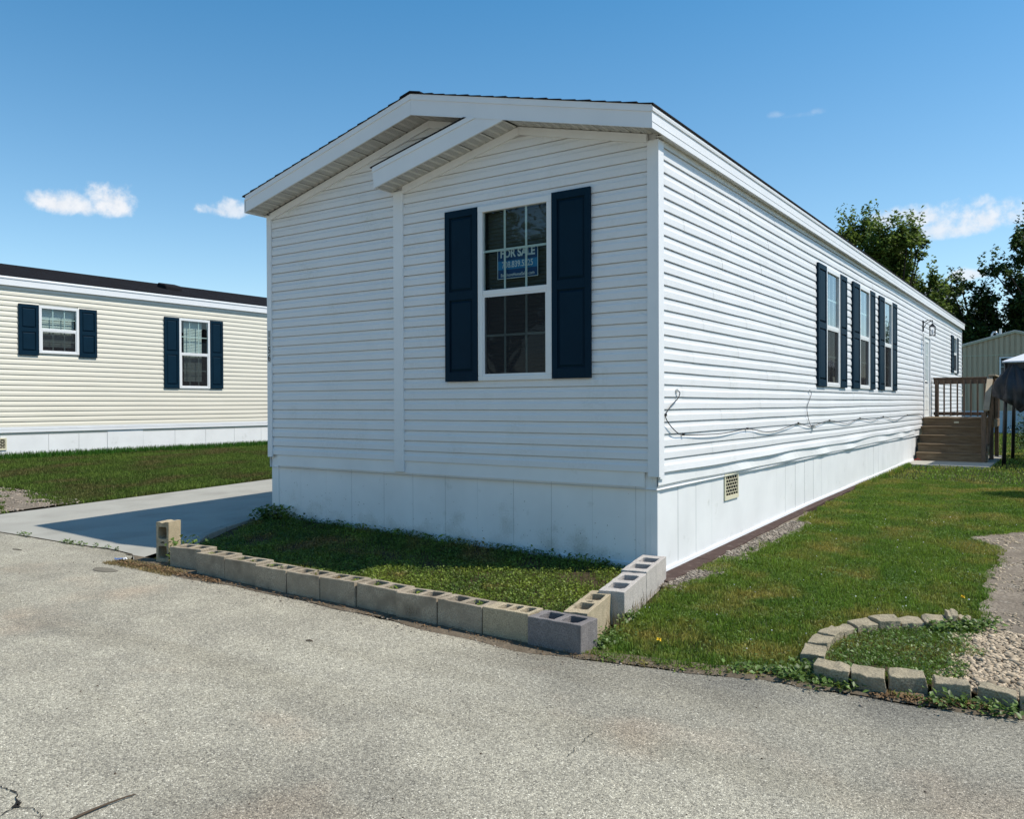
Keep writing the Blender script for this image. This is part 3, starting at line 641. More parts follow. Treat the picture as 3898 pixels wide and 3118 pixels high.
# side fascia
def yprism(name, pts, y0, y1, m='trim', parent=None):
    v = MB(); v.prism(pts, lambda p, t: (p[0], t, p[1]), y0, y1); return v.build(name, m, parent or home)
yprism('fascia_board', [(ER, 3.982), (ER + .018, 3.978), (ER + .016, 4.128), (ER, 4.128)], YF, YB)
yprism('fascia_rib', [(ER + .017, 4.035), (ER + .0205, 4.035), (ER + .0205, 4.040), (ER + .0165, 4.040)], YF, YB)
yprism('drip_edge', [(ER, 4.126), (ER + .026, 4.126), (ER + .030, 4.150), (ER + .014, 4.184), (ER, 4.184)], YF - .009, YB)
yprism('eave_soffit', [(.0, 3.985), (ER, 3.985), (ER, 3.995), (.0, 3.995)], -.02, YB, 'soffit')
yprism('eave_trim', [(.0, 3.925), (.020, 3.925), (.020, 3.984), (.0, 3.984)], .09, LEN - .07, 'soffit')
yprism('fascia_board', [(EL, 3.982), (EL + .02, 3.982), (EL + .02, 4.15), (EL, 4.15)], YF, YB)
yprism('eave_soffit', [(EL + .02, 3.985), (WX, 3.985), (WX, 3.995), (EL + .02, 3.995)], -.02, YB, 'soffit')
fpoly('fascia_board', [(RX, 4.868), (ER, 4.182), (ER, 3.986), (WX, 3.986), (EL, 4.15)], YB - .02, YB)
# roof decks with stepped shingle courses
def shingles(name, x_eave, x_ridge, tl, y0, y1, n=18, parent=None, base=.0):
    pts = []
    for i in range(n):
        a = x_eave + (x_ridge - x_eave) * i / n; b = x_eave + (x_ridge - x_eave) * (i + 1) / n
        pts += [(a, tl(a) + .016 + .004 * (i % 3 == 1)), (b, tl(b) + .008)]
    low = [(x_ridge, tl(x_ridge) + .001), (x_eave, tl(x_eave) + .001)]
    v = MB(); v.prism(pts + low, lambda p, t: (p[0], t, p[1]), y0, y1); return v.build(name, 'shingle', parent or home)
shingles('roof_shingles', ER + .034, RX, top_line, YF - .016, YB + .01); shingles('roof_shingles', EL - .02, RX, top_line, YF - .016, YB + .01)
fpoly('ridge_cap', [(RX - .14, top_line(RX - .14) + .018), (RX, 4.886), (RX + .14, top_line(RX + .14) + .018), (RX + .14, top_line(RX + .14) + .030), (RX, 4.898), (RX - .14, top_line(RX - .14) + .030)], YF - .017, YB, 'shingle')
# soffit panels, ribbed, running from fascia to wall
def soffit_run(x0, x1, zf, parent, w=.30):
    n = max(1, round(abs(x1 - x0) / w)); dx = (x1 - x0) / n
    for i in range(n):
        a = x0 + dx * i; b = a + dx; v = MB(); prof = []
        for k in range(3):
            q = a + dx * k / 3; e = dx / 3
            prof += [(q + e * .04, .010), (q + e * .14, .0), (q + e * .80, .0), (q + e * .90, .010)]
        vs = []
        for y in (YF + .02, -.012):
            for s, d in prof: vs.append((s, y, zf(s) + .010 + d))
        k_ = len(prof); v.add(vs, [(j, j + 1, k_ + j + 1, k_ + j) for j in range(k_ - 1)])
        o = v.build('soffit_panel', 'soffit', parent, fix=False)
        v = MB()                               # vent slits
        for k in range(3):
            for q in np.linspace(.20, .74, 5):
                s = a + dx * (k + q) / 3
                for y in np.arange(YF + .045, -.035, .022):
                    hw = .0026; v.add([(s - hw, y, zf(s - hw) + .0092), (s + hw, y, zf(s + hw) + .0092), (s + hw, y + .012, zf(s + hw) + .0092), (s - hw, y + .012, zf(s - hw) + .0092)], [(0, 1, 2, 3)])
        v.build('soffit_vents', 'interior', o, fix=False, kind='stuff')
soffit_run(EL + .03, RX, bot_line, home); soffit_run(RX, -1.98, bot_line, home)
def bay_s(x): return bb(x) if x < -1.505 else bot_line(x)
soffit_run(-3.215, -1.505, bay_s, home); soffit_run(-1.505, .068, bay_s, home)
v = MB(); v.prism([(EL + .03, bot_line(EL + .03) + .024), (RX, bot_line(RX) + .024), (ER, bot_line(ER) + .024), (ER, top_line(ER) - .004), (RX, top_line(RX) - .004), (EL + .03, top_line(EL + .03) - .004)], lambda p, t: (p[0], t, p[1]), YF + .021, YB - .021)
v.build('roof_deck', 'gaptone', home)
# frieze boards under the soffit
def frieze(x0, x1, zt, h=.078):
    fpoly('frieze_board', [(x0, zt(x0) - h), (x1, zt(x1) - h), (x1, zt(x1)), (x0, zt(x0))], -.034, -.0)
frieze(-5.264, -2.661, main_in); frieze(-2.659, -1.99, main_in)
frieze(-3.046, -1.491, lambda x: 4.366 - .232 * (-1.49 - x)); frieze(-1.489, -.092, lambda x: 4.366 - .24 * (x + 1.49))

# ---------------- windows
def window(fm, s0, s1, z0, z1, parent, blinds='dark', two=True, upfrac=None, light_muntin=True):
    t = .040; zm = (z0 + z1) / 2 + .0 if upfrac is None else upfrac
    v = MB(); v.fbox(fm, s0, s1, -.02, .036, z1 - t - .02, z1); v.fbox(fm, s0, s1, -.02, .036, z0, z0 + t + .01); v.fbox(fm, s0, s0 + t + .02, -.02, .036, z0 + t + .01, z1 - t - .02); v.fbox(fm, s1 - t - .02, s1, -.02, .036, z0 + t + .01, z1 - t - .02)
    o = v.build('window', 'frame', parent, bevel=.003)
    a, b = s0 + t + .02, s1 - t - .02; zu = z1 - t - .02; zl = z0 + t + .01
    v = MB(); v.fbox(fm, a, b, -.01, .030, zm - .012, zm + .040); v.build('meeting_rail', 'frame', o, bevel=.003)
    v = MB(); e = .020; v.fbox(fm, a, b, -.008, .027, zm - .032, zm - .012); v.fbox(fm, a, b, -.008, .027, zl, zl + e); v.fbox(fm, a, a + e, -.008, .027, zl + e, zm - .032); v.fbox(fm, b - e, b, -.008, .027, zl + e, zm - .032)
    v.build('sash', 'frame', o)
    v = MB(); v.add([fm(a, .008, zm + .04), fm(b, .008, zm + .04), fm(b, .008, zu), fm(a, .008, zu)], [(0, 1, 2, 3)]); v.build('pane', 'glass', o, fix=False)
    v = MB(); v.add([fm(a + e, .002, zl + e), fm(b - e, .002, zl + e), fm(b - e, .002, zm - .032), fm(a + e, .002, zm - .032)], [(0, 1, 2, 3)]); v.build('pane', 'glass', o, fix=False)
    v = MB(); v.add([fm(a + e, .020, zl + e), fm(b - e, .020, zl + e), fm(b - e, .020, zm - .032), fm(a + e, .020, zm - .032)], [(0, 1, 2, 3)]); v.build('insect_screen', 'screen', o, fix=False)
    for (za, zb_) in ((zm + .04, zu), (zl + e, zm - .032)):
        for k in (1, 2):
            s = a + (b - a) * k / 3; v = MB(); v.fbox(fm, s - .0115, s + .0115, -.004, .0005, za, zb_); v.build('muntin', 'muntin', o)
        v = MB(); zc = (za + zb_) / 2; v.fbox(fm, a, b, -.0045, .0000, zc - .0115, zc + .0115); v.build('muntin', 'muntin', o)
    D = -.30; v = MB(); q = [(a, zl), (b, zl), (b, zu), (a, zu)]
    P = [fm(s, -.022, z) for s, z in q] + [fm(s, D, z) for s, z in q]
    v.add(P, [(0, 1, 5, 4), (1, 2, 6, 5), (2, 3, 7, 6), (3, 0, 4, 7), (4, 5, 6, 7)]); v.build('window_recess', 'interior', o, fix=False)
    mt = {'dark': 'blinddark', 'light': 'blindlight', 'tall': 'blindlight', 'vert': 'blinddark'}[blinds]
    if blinds == 'vert':
        for k in range(8):
            s = a + (b - a) * (k + .5) / 8; v = MB(); v.fbox(fm, s - .035, s + .03, -.10 - .02 * (k % 2), -.098, zl, zu); v.build('blind_slat', mt, o)
    else:
        pitch = .045 if blinds == 'light' else .040; top_ = zu; bottom = {'light': zl + .06, 'dark': zl + .0, 'tall': zl + .12}[blinds]
        if blinds == 'light' : pitch = .05
        n = int((top_ - bottom) / pitch); aa, bb_ = (a, b) if blinds != 'tall' else (a + .14, b - .12)
        for k in range(n):
            z = top_ - (k + .5) * pitch; v = MB()
            v.hexa([fm(aa, -.075, z - .024), fm(bb_, -.075, z - .024), fm(bb_, -.090, z + .022), fm(aa, -.090, z + .022), fm(aa, -.073, z - .021), fm(bb_, -.073, z - .021), fm(bb_, -.088, z + .025), fm(aa, -.088, z + .025)])
            v.build('blind_slat', mt, o, fix=False)
    return o
wf = window(fF, *FW, home, 'dark', upfrac=2.72)
for i, q in enumerate(SW): window(fS, *q, home, 'vert' if i < 3 else 'dark', upfrac=2.725 if i < 3 else 3.08)
def shutter(fm, s0, s1, z0, z1, parent, m):
    v = MB(); v.fbox(fm, s0, s1, .016, .026, z0, z1); w = .062; zm = z0 + (z1 - z0) * .5
    for a, b, c_, d_ in ((s0, s0 + w, z0, z1), (s1 - w, s1, z0, z1), (s0 + w, s1 - w, z0, z0 + .10), (s0 + w, s1 - w, z1 - .075, z1), (s0 + w, s1 - w, zm - .045, zm + .045)): v.fbox(fm, a, b, .026, .044, c_, d_)
    o = v.build('shutter', m, parent, bevel=.0015)
    for za, zb_ in ((z0 + .10, zm - .045), (zm + .045, z1 - .075)):
        v = MB(); a, b = s0 + w + .012, s1 - w - .012; za += .012; zb_ -= .012; g = .020
        P = [fm(a, .026, za), fm(b, .026, za), fm(b, .026, zb_), fm(a, .026, zb_), fm(a + g, .041, za + g), fm(b - g, .041, za + g), fm(b - g, .041, zb_ - g), fm(a + g, .041, zb_ - g)]
        v.add(P, [(4, 5, 6, 7), (0, 1, 5, 4), (1, 2, 6, 5), (2, 3, 7, 6), (3, 0, 4, 7)]); v.build('shutter_panel', m, o, fix=False)
    return o
shutter(fF, -2.436, -2.008, 1.826, 3.633, home, 'navy'); shutter(fF, -1.100, -.670, 1.833, 3.645, home, 'navy')
for a, b in ((5.47, 5.955), (6.84, 7.285), (7.735, 8.262), (9.14, 9.575), (9.99, 10.49), (11.338, 11.845)): shutter(fS, a, b, 1.828, 3.63, home, 'navy2')
shutter(fS, 21.05, 21.59, 2.49, 3.62, home, 'navy2'); shutter(fS, 22.39, 22.80, 2.49, 3.62, home, 'navy2')

# ---------------- door and lamp
v = MB(); v.fbox(fS, 15.62, 15.70, -.02, .03, 1.215, 3.30); v.fbox(fS, 16.68, 16.76, -.02, .03, 1.215, 3.30); v.fbox(fS, 15.70, 16.68, -.02, .03, 3.22, 3.30); v.build('door_frame', 'frame', home)
v = MB(); v.fbox(fS, 15.70, 16.68, -.03, .004, 1.235, 3.22); dr = v.build('door', 'white', home)
v = MB(); v.fbox(fS, 15.70, 16.68, -.03, .05, 1.20, 1.235); v.build('threshold', 'galv', home)
for a, b in ((15.95, 16.43),):
    v = MB(); z0, z1 = 2.12, 3.10; v.fbox(fS, a, b, .004, .018, z1, z1 + .03); v.fbox(fS, a, b, .004, .018, z0 - .03, z0); v.fbox(fS, a - .03, a, .004, .018, z0 - .03, z1 + .03); v.fbox(fS, b, b + .03, .004, .018, z0 - .03, z1 + .03); v.build('glass_trim', 'white', dr)
    v = MB(); v.fbox(fS, a, b, .0045, .008, z0, z1); v.build('door_glass', 'muntin', dr)
    for z in (2.44, 2.78): v = MB(); v.fbox(fS, a, b, .009, .014, z - .008, z + .008); v.build('muntin', 'white', dr)
    for s in (16.07, 16.19, 16.31): v = MB(); v.fbox(fS, s - .006, s + .006, .009, .0138, z0, z1); v.build('muntin', 'plate', dr)
for z0, z1 in ((1.40, 1.66), (1.74, 2.0)):
    for a in (15.85, 16.22): v = MB(); v.fbox(fS, a, a + .30, .004, .012, z0, z1); v.build('door_panel', 'white', dr, bevel=.004)
v = MB(); v.tube([(.0, 15.78, 2.10), (.06, 15.78, 2.10)], .026, 10); v.tube([(.06, 15.78, 2.10), (.065, 15.90, 2.10)], .011, 8); v.build('door_handle', 'galv', dr, smooth=True)
v = MB(); v.tube([(.0, 15.78, 2.28), (.03, 15.78, 2.28)], .028, 10); v.build('deadbolt', 'galv', dr)
lampx, lampy = .23, 15.50
v = MB(); v.fbox(fS, 15.47, 15.53, .015, .04, 3.33, 3.60); v.tube([(.03, lampy, 3.55), (.12, lampy, 3.60), (lampx, lampy, 3.585)], .011, 6); v.tube([(.03, lampy, 3.40), (.10, lampy, 3.53), (.2, lampy, 3.575)], .009, 6)
lp = v.build('porch_lamp', 'black', home)
v = MB(); v.tube([(lampx, lampy, 3.60), (lampx, lampy, 3.54)], .012, 6)
h = .075; zt = 3.43
v.add([(lampx - h, lampy - h, zt), (lampx + h, lampy - h, zt), (lampx + h, lampy + h, zt), (lampx - h, lampy + h, zt), (lampx, lampy, zt + .10)], [(0, 1, 4), (1, 2, 4), (2, 3, 4), (3, 0, 4), (3, 2, 1, 0)]); v.build('lamp_roof', 'black', lp)
v = MB(); g = .058
for a in (-g, g):
    for b in (-g, g): v.bar((lampx + a, lampy + b, zt), (lampx + a * .95, lampy + b * .95, zt - .20), .011, .011, (1, 0, 0))
v.box(lampx - g - .01, lampx + g + .01, lampy - g - .01, lampy + g + .01, zt - .215, zt - .20); v.build('lamp_cage', 'black', lp)
v = MB(); v.box(lampx - g + .004, lampx + g - .004, lampy - g + .004, lampy + g - .004, zt - .199, zt - .002); v.build('lamp_glass', 'lampglass', lp)
v = MB(); v.tube([(lampx, lampy, zt - .18), (lampx, lampy, zt - .14), (lampx, lampy, zt - .10), (lampx, lampy, zt - .07)], [.012, .028, .028, .008], 8); v.build('bulb', 'foilwhite', lp, smooth=True)

# ---------------- house number
v = MB(); v.fbox(fF, -5.338, -5.275, .0262, .0285, 2.125, 2.530); v.build('number_plate', 'plate', home)
def text_mesh(name, body, size, m, parent, mw, align='CENTER', bold=0, sx=1.0):
    cu = bpy.data.curves.new(name, 'FONT'); cu.body = body; cu.size = size; cu.align_x = align; cu.align_y = 'CENTER'; cu.extrude = .0008; cu.offset = bold
    tmp = bpy.data.objects.new('tmp', cu); COL.objects.link(tmp); dg = bpy.context.evaluated_depsgraph_get(); dg.update()
    me = bpy.data.meshes.new_from_object(tmp.evaluated_get(dg)); bpy.data.objects.remove(tmp); bpy.data.curves.remove(cu)
    me.name = name; me.materials.clear(); me.materials.append(M[m]); me.transform(Matrix.Diagonal((sx, 1, 1, 1)))
    o = bpy.data.objects.new(name, me); COL.objects.link(o); place(o, parent, mw); return o
RF = Matrix.Rotation(math.pi / 2, 4, 'X')
for ch, z in zip('1156', (2.478, 2.378, 2.278, 2.178)):
    text_mesh('number_digit', ch, .118, 'digit', home, Matrix.Translation((-5.307, -.0292, z)) @ RF, bold=.0012, sx=.9)

# ------------------------------------------------------------------ FOR SALE sign in the window
sg = thing('sale_sign', (-1.549, .035, 2.87), 'blue and white FOR SALE sign hanging inside the front window', 'sign')
fs_ = lambda s, d, z: (s, .035 - d, z)
v = MB(); v.fbox(fs_, -1.797, -1.302, 0, .003, 2.868, 3.182); v.build('sign_board', 'signblue', sg)
v = MB(); v.fbox(fs_, -1.790, -1.309, .0032, .0042, 2.962, 3.052); v.build('phone_band', 'signlight', sg)
v = MB(); w = .006
for q in ((-1.797, -1.302, 3.176, 3.182), (-1.797, -1.302, 2.868, 2.874), (-1.797, -1.791, 2.874, 3.176), (-1.308, -1.302, 2.874, 3.176)): v.fbox(fs_, q[0], q[1], .0032, .0046, q[2], q[3])
v.build('sign_border', 'signwhite', sg)
text_mesh('sign_heading', 'FOR SALE', .115, 'signwhite', sg, Matrix.Translation((-1.549, .0290, 3.122)) @ RF, bold=.0035, sx=.86)
text_mesh('sign_phone', '708.839.5525', .088, 'signwhite', sg, Matrix.Translation((-1.549, .0290, 3.008)) @ RF, bold=.001, sx=.80)
text_mesh('sign_website', 'BayshoreHomeSales.com', .047, 'signwhite', sg, Matrix.Translation((-1.549, .0290, 2.905)) @ RF, bold=.0005, sx=.86)

# ------------------------------------------------------------------ cables on the side wall
def smooth_path(pts, sub=4):
    P = [Vector(p) for p in pts]; out = []
    for i in range(len(P) - 1):
        p0, p1, p2, p3 = P[max(i - 1, 0)], P[i], P[i + 1], P[min(i + 2, len(P) - 1)]
        for k in range(sub):
            t = k / sub; out.append(.5 * ((2 * p1) + (-p0 + p2) * t + (2 * p0 - 5 * p1 + 4 * p2 - p3) * t * t + (-p0 + 3 * p1 - 3 * p2 + p3) * t ** 3))
    return out + [P[-1]]
CB = [[.378, 1.702], [.409, 1.682], [.35, 1.627], [.199, 1.563], [.107, 1.479], [.149, 1.404], [.331, 1.318], [.522, 1.287], [1.023, 1.271], [1.603, 1.267], [2.378, 1.293], [2.878, 1.25], [3.334, 1.236], [3.957, 1.275], [4.466, 1.311], [4.791, 1.274], [5.211, 1.258], [6.176, 1.315], [7.333, 1.245], [8.324, 1.315], [9.311, 1.261], [10.418, 1.309], [11.667, 1.223], [13.182, 1.306], [14.937, 1.304], [15.507, 1.2]]
clipy = {.107, .522, 2.378, 4.466, 6.176, 8.324, 10.418, 13.182}
ct = thing('wall_cable', (0, .4, 1.2), 'long black cable sagging in loops along the sunlit side wall', 'cable')
v = MB(); v.tube(smooth_path([(.026 + (.0 if y in clipy else .012), y, z) for y, z in CB]), .0048, 5); v.build('cable', 'rubber', ct, smooth=True)
for y, z in CB:
    if y in clipy: v = MB(); v.box(.015, .036, y - .012, y + .012, z - .008, z + .014); v.build('cable_clip', 'rubber', ct)
v = MB(); v.box(.015, .03, .362, .395, 1.695, 1.722); v.build('wall_entry', 'galv', ct)
ct2 = thing('wall_cable', (0, 5.1, 1.3), 'short black cable dropping to a splitter below the nearest side window', 'cable')
v = MB(); v.tube(smooth_path([(.03, y, z) for y, z in ((5.058, 1.753), (5.112, 1.712), (5.003, 1.619), (4.882, 1.517), (4.942, 1.383), (5.055, 1.278), (5.211, 1.262))]), .0042, 5); v.build('cable', 'rubber', ct2, smooth=True)
v = MB(); v.box(.018, .05, 5.17, 5.25, 1.225, 1.275); v.build('splitter', 'galv', ct2)
v = MB(); v.box(.015, .03, 5.045, 5.072, 1.748, 1.772); v.build('wall_entry', 'galv', ct2)

# ------------------------------------------------------------------ brown edging slabs
ye = [(-.42, .155), (-.15, .16), (.916, .150), (2.111, .125), (3.218, .115), (4.35, .10), (5.5, .085), (6.7, .08), (7.9, .075), (9.1, .07)]
for i, ((y0, w0), (y1, w1)) in enumerate(zip(ye[1:], ye[2:])):
    v = MB(); y0 += .006; y1 -= .006; z = lambda y: float(gz(.1, y))
    x0 = .018
    m_ = [(0, w0, y0), (.33, w0 * .97 + w1 * .03 - .012, y0 * .67 + y1 * .33), (.66, w1 + .006, y0 * .34 + y1 * .66), (1, w1 + .012, y1)]
    P = []
    for t, w, y in m_: P += [(-.02, y, z(y) - .03), (w, y, z(y) - .04), (w, y, z(y) + .012), (w - .015, y, z(y) + .020), (-.02, y, z(y) + .026)]
    F = [(a * 5 + j, a * 5 + (j + 1) % 5, (a + 1) * 5 + (j + 1) % 5, (a + 1) * 5 + j) for a in range(3) for j in range(5)] + [(0, 1, 2, 3, 4), (15, 16, 17, 18, 19)]
    v.add(P, F); o = v.build('edging_slab', 'brown', None)
    tag(o, ('brown edging slab nearest the concrete blocks, along the white home' if i == 0 else 'brown edging slab %s in the row along the white home, counted from the concrete blocks' % ('', 'second', 'third', 'fourth', 'fifth', 'sixth', 'seventh', 'eighth', 'ninth')[i]), 'edging', 'brown edging slabs along the side wall')

# ------------------------------------------------------------------ concrete blocks
def block_mesh(name, L, Wd, H, cores, m, notch=True, seed=0):
    """hollow block, origin at its base front-left corner; cores: list of (x0, x1)"""
    r = random.Random(seed); bm = bmesh.new()
    def loop(pts):
        vs = [bm.verts.new((x, y, 0)) for x, y in pts]; return [bm.edges.new((vs[i], vs[(i + 1) % len(vs)])) for i in range(len(vs))]
    def j(a): return a + r.uniform(-.0022, .0022)
    nt = .0
    out = []
    nL = max(6, int(L / .05)); nW = 4
    for i in range(nL): out.append((L * i / nL, j(0)))
    for i in range(nW):
        t = i / nW; out.append((j(L) - (.010 if notch and i in (2,) else 0), Wd * t))
    for i in range(nL): out.append((L - L * i / nL, j(Wd)))
    for i in range(nW):
        t = i / nW; out.append((j(0) + (.010 if notch and i in (2,) else 0), Wd - Wd * t))
    ed = loop(out); wsh = .030 * Wd / .19
    for a, b in cores:
        rad = .022; y0, y1 = wsh, Wd - wsh; P = []
        if b - a < .06: rad = .012; y0 += Wd * .18; y1 -= Wd * .18
        for cx, cy, a0 in ((b - rad, y0 + rad, -90), (b - rad, y1 - rad, 0), (a + rad, y1 - rad, 90), (a + rad, y0 + rad, 180)):
            for k in range(4):
                an = math.radians(a0 + k * 30); P.append((j(cx + rad * math.cos(an)), j(cy + rad * math.sin(an))))
        ed += loop(P)
    bmesh.ops.triangle_fill(bm, use_beauty=True, use_dissolve=False, edges=ed)
    fs = list(bm.faces); ret = bmesh.ops.extrude_face_region(bm, geom=fs)
    vs = [g for g in ret['geom'] if isinstance(g, bmesh.types.BMVert)]
    bmesh.ops.translate(bm, vec=(0, 0, H), verts=vs)
    for v in vs: v.co.z += r.uniform(-.002, .0015)
    bmesh.ops.recalc_face_normals(bm, faces=bm.faces)
    try: bmesh.ops.bevel(bm, geom=[e for e in bm.edges if e.is_manifold and e.calc_face_angle(0) > .9], offset=.003, segments=1, affect='EDGES', clamp_overlap=True)
    except Exception: pass
    me = bpy.data.meshes.new(name); bm.to_mesh(me); bm.free(); me.materials.append(M[m]); return me
def add_block(me, mw, label, group=None):
    o = bpy.data.objects.new('concrete_block', me); COL.objects.link(o); place(o, None, mw); return tag(o, label, 'concrete block', group)
two = [(.045, .18), (.225, .36)]
rowL = [(-3.985, -2.285, 6), (-3.490, -2.335, 0), (-3.075, -2.345, 0), (-2.632, -2.365, 0), (-2.235, -2.360, 0), (-1.845, -2.355, 0), (-1.452, -2.345, -1), (-1.015, -2.375, 1), (-.625, -2.370, 0), (-.228, -2.365, 1)]
LB = ['concrete block at the left end of the street row, next to the upright block', 'concrete block second in the street row from the upright block, grass in one core',
      'concrete block third in the street row from the upright block', 'concrete block fourth in the street row, with a dry vine at its right joint',
      'concrete block fifth in the street row from the left end', 'concrete block sixth in the street row, both cores filled with grass',
      'concrete block seventh in the street row, near the middle of the bed', 'concrete block eighth in the street row from the left, stained dark below',
      'concrete block ninth in the street row, two left of the three-cored one', 'tan concrete block with three cores beside the grey corner block']
G1 = 'concrete blocks in the row along the street'
nxt = [rowL[i + 1][0] if i < 9 else .150 for i in range(10)]
for i, (x, y, rz) in enumerate(rowL):
    Lb = min(.437, nxt[i] - x - .008) if i else .43
    cs = [(.05 * Lb / .397, .185 * Lb / .397), (.222 * Lb / .397, .355 * Lb / .397)]
    if i == 9: cs = [(.085, .155), (.178, .245), (.270, .345)]
    me = block_mesh('concrete_block', Lb, .19, .235, cs, 'block_tan' if i == 9 else 'block_light', seed=i)
    add_block(me, Matrix.Translation((x, y, float(road_z(x)) - .041 + random.uniform(-.006, .007))) @ Matrix.Rotation(math.radians(random.uniform(-1.2, 1.2)), 4, 'Y') @ Matrix.Rotation(math.radians(rz - .3), 4, 'Z'), LB[i], G1)
me = block_mesh('concrete_block', .405, .215, .194, [(.055, .185), (.225, .355)], 'block_grey', seed=22)
o = add_block(me, Matrix.Translation((.150, -2.385, 0)) @ Matrix.Rotation(math.radians(-1.0), 4, 'Z'), 'dark grey concrete block at the corner of the bed, nearest the camera', G1)
def col_block(a, b, Lb, Wd, H, m, seed, label, z0=0):
    a = Vector(a); b = Vector(b); ang = math.atan2(b[1] - a[1], b[0] - a[0]); Lr = (b - a).length
    k = Lr / .397; me = block_mesh('concrete_block', Lr, Wd, H, [(.06 * k, .17 * k), (.225 * k, .335 * k)] + ([(.188 * k, .207 * k)] if seed == 31 else []), m, seed=seed)
    # the block's own x axis runs a -> b, width to the left of it
    add_block(me, Matrix.Translation((a[0], a[1], z0)) @ Matrix.Rotation(ang, 4, 'Z'), label, 'concrete blocks in the column between bed and lawn')
col_block((.438, -2.10), (.290, -1.435), 0, .165, .25, 'block_tan', 31, 'tan concrete block in the lawn-side column, nearest the street', -.06)
col_block((.410, -1.498), (.262, -.812), 0, .195, .25, 'block_white', 32, 'whitish concrete block in the middle of the lawn-side column', -.035)
col_block((.244, -.765), (.102, -.06), 0, .215, .25, 'block_white', 33, 'whitish concrete block against the corner of the white home', -.03)
# upright block: cores face the street
me = block_mesh('concrete_block', .397, .185, .145, [(.045, .165), (.19, .207), (.232, .352)], 'block_tan', seed=40)
base = Matrix.Translation((-4.285, -2.235, .050)) @ Matrix.Rotation(math.radians(20), 4, 'Z')
up = Matrix(((0, 1, 0, 0), (0, 0, 1, 0), (1, 0, 0, 0), (0, 0, 0, 1)))   # local x -> up, local y -> x, local z -> y
# here width .185 along x would face the street; the short side (.145) must, so swap
up = Matrix(((0, 1, 0, 0), (0, 0, 1, 0), (1, 0, 0, 0), (0, 0, 0, 1)))
me2 = block_mesh('concrete_block', .397, .140, .185, [(.045, .165), (.19, .207), (.232, .352)], 'block_tan', seed=41)
add_block(me2, base @ up, 'tan concrete block standing upright on its end by the driveway')
# curb pieces between bed and driveway
def curb(a, b, z0, z1, label):
    v = MB(); a = Vector((*a, 0)); b = Vector((*b, 0)); d = (b - a).normalized(); n_ = Vector((-d.y, d.x, 0)) * .055
    P = [(a - n_), (b - n_), (b + n_), (a + n_)]; zz = [z0, z1, z1, z0]
    v.hexa([(p.x, p.y, -.05) for p in P] + [(p.x, p.y, z) for p, z in zip(P, zz)]); o = v.build('edging_stone', 'curb', None, bevel=.008)
    tag(o, label, 'edging stone', 'edging stones between the bed and the driveway')
curb((-4.22, -2.04), (-4.58, -1.66), .115, .12, 'concrete edging stone just behind the upright block')
curb((-4.60, -1.64), (-4.985, -1.24), .12, .128, 'concrete edging stone second from the upright block')
curb((-5.0, -1.215), (-5.25, -.78), .128, .14, 'concrete edging stone third from the upright block')
curb((-5.26, -.755), (-5.50, -.16), .14, .16, 'concrete edging stone ending at the left corner of the white home')

# ------------------------------------------------------------------ planter stones
def stone(name, quad, z0, z1, label, group, seed, m='stone'):
    """rough split stone over a ground quad (front-left, front-right, back-right, back-left)"""
    r = random.Random(seed); nx, ny, nz = 5, 3, 3; idx = {}; vs = []
    for k in range(nz):
        for j in range(ny):
            for i in range(nx):
                if 0 < i < nx - 1 and 0 < j < ny - 1 and 0 < k < nz - 1: continue
                u_, w_ = i / (nx - 1), j / (ny - 1); q = quad
                x = (q[0][0] * (1 - u_) + q[1][0] * u_) * (1 - w_) + (q[3][0] * (1 - u_) + q[2][0] * u_) * w_
                y = (q[0][1] * (1 - u_) + q[1][1] * u_) * (1 - w_) + (q[3][1] * (1 - u_) + q[2][1] * u_) * w_
                z = z0 + (z1 - z0) * k / (nz - 1); a = .008
                idx[i, j, k] = len(vs); vs.append((x + r.uniform(-a, a), y + r.uniform(-a, a), z + r.uniform(-a, a) * .9))
    fs = []
    for k in range(nz - 1):
        for i in range(nx - 1):
            for j in (0, ny - 1): fs.append((idx[i, j, k], idx[i + 1, j, k], idx[i + 1, j, k + 1], idx[i, j, k + 1]))
        for j in range(ny - 1):
            for i in (0, nx - 1): fs.append((idx[i, j, k], idx[i, j + 1, k], idx[i, j + 1, k + 1], idx[i, j, k + 1]))
    for i in range(nx - 1):
        for j in range(ny - 1):
            for k in (0, nz - 1): fs.append((idx[i, j, k], idx[i + 1, j, k], idx[i + 1, j + 1, k], idx[i, j + 1, k]))
    v = MB(); v.add(vs, fs); o = v.build(name, m, None, bevel=.004); o['_'] = 0; del o['_']
    return tag(o, label, 'stone', group)
GS = 'split stones edging the small planter'
front = [((1.885, -2.06), (2.085, -2.09), (2.055, -1.925), (1.87, -1.905)), ((2.095, -2.085), (2.272, -2.105), (2.232, -1.905), (2.062, -1.925)),
         ((2.278, -2.02), (2.452, -1.955), (2.421, -1.832), (2.243, -1.852)), ((2.492, -2.00), (2.665, -1.965), (2.638, -1.850), (2.468, -1.862)),
         ((2.690, -1.93), (2.868, -1.99), (2.862, -1.86), (2.682, -1.815)), ((2.880, -1.99), (3.06, -1.97), (3.05, -1.84), (2.875, -1.86)), ((3.07, -1.97), (3.25, -1.93), (3.24, -1.80), (3.06, -1.83))]
fl = ['leftmost split stone in the street side of the planter', 'second split stone from the left on the street side of the planter', 'third split stone on the street side of the planter, dark gap at its right',
      'fourth split stone on the street side of the planter', 'split stone fifth from the left on the street side, tilted down to the right', 'split stone at the right edge of the photo', 'split stone beyond the right edge of the planter row']
for i, q in enumerate(front[:6]): stone('planter_stone', q, -.03, .094 if i not in (4,) else .088, fl[i], GS, 50 + i)
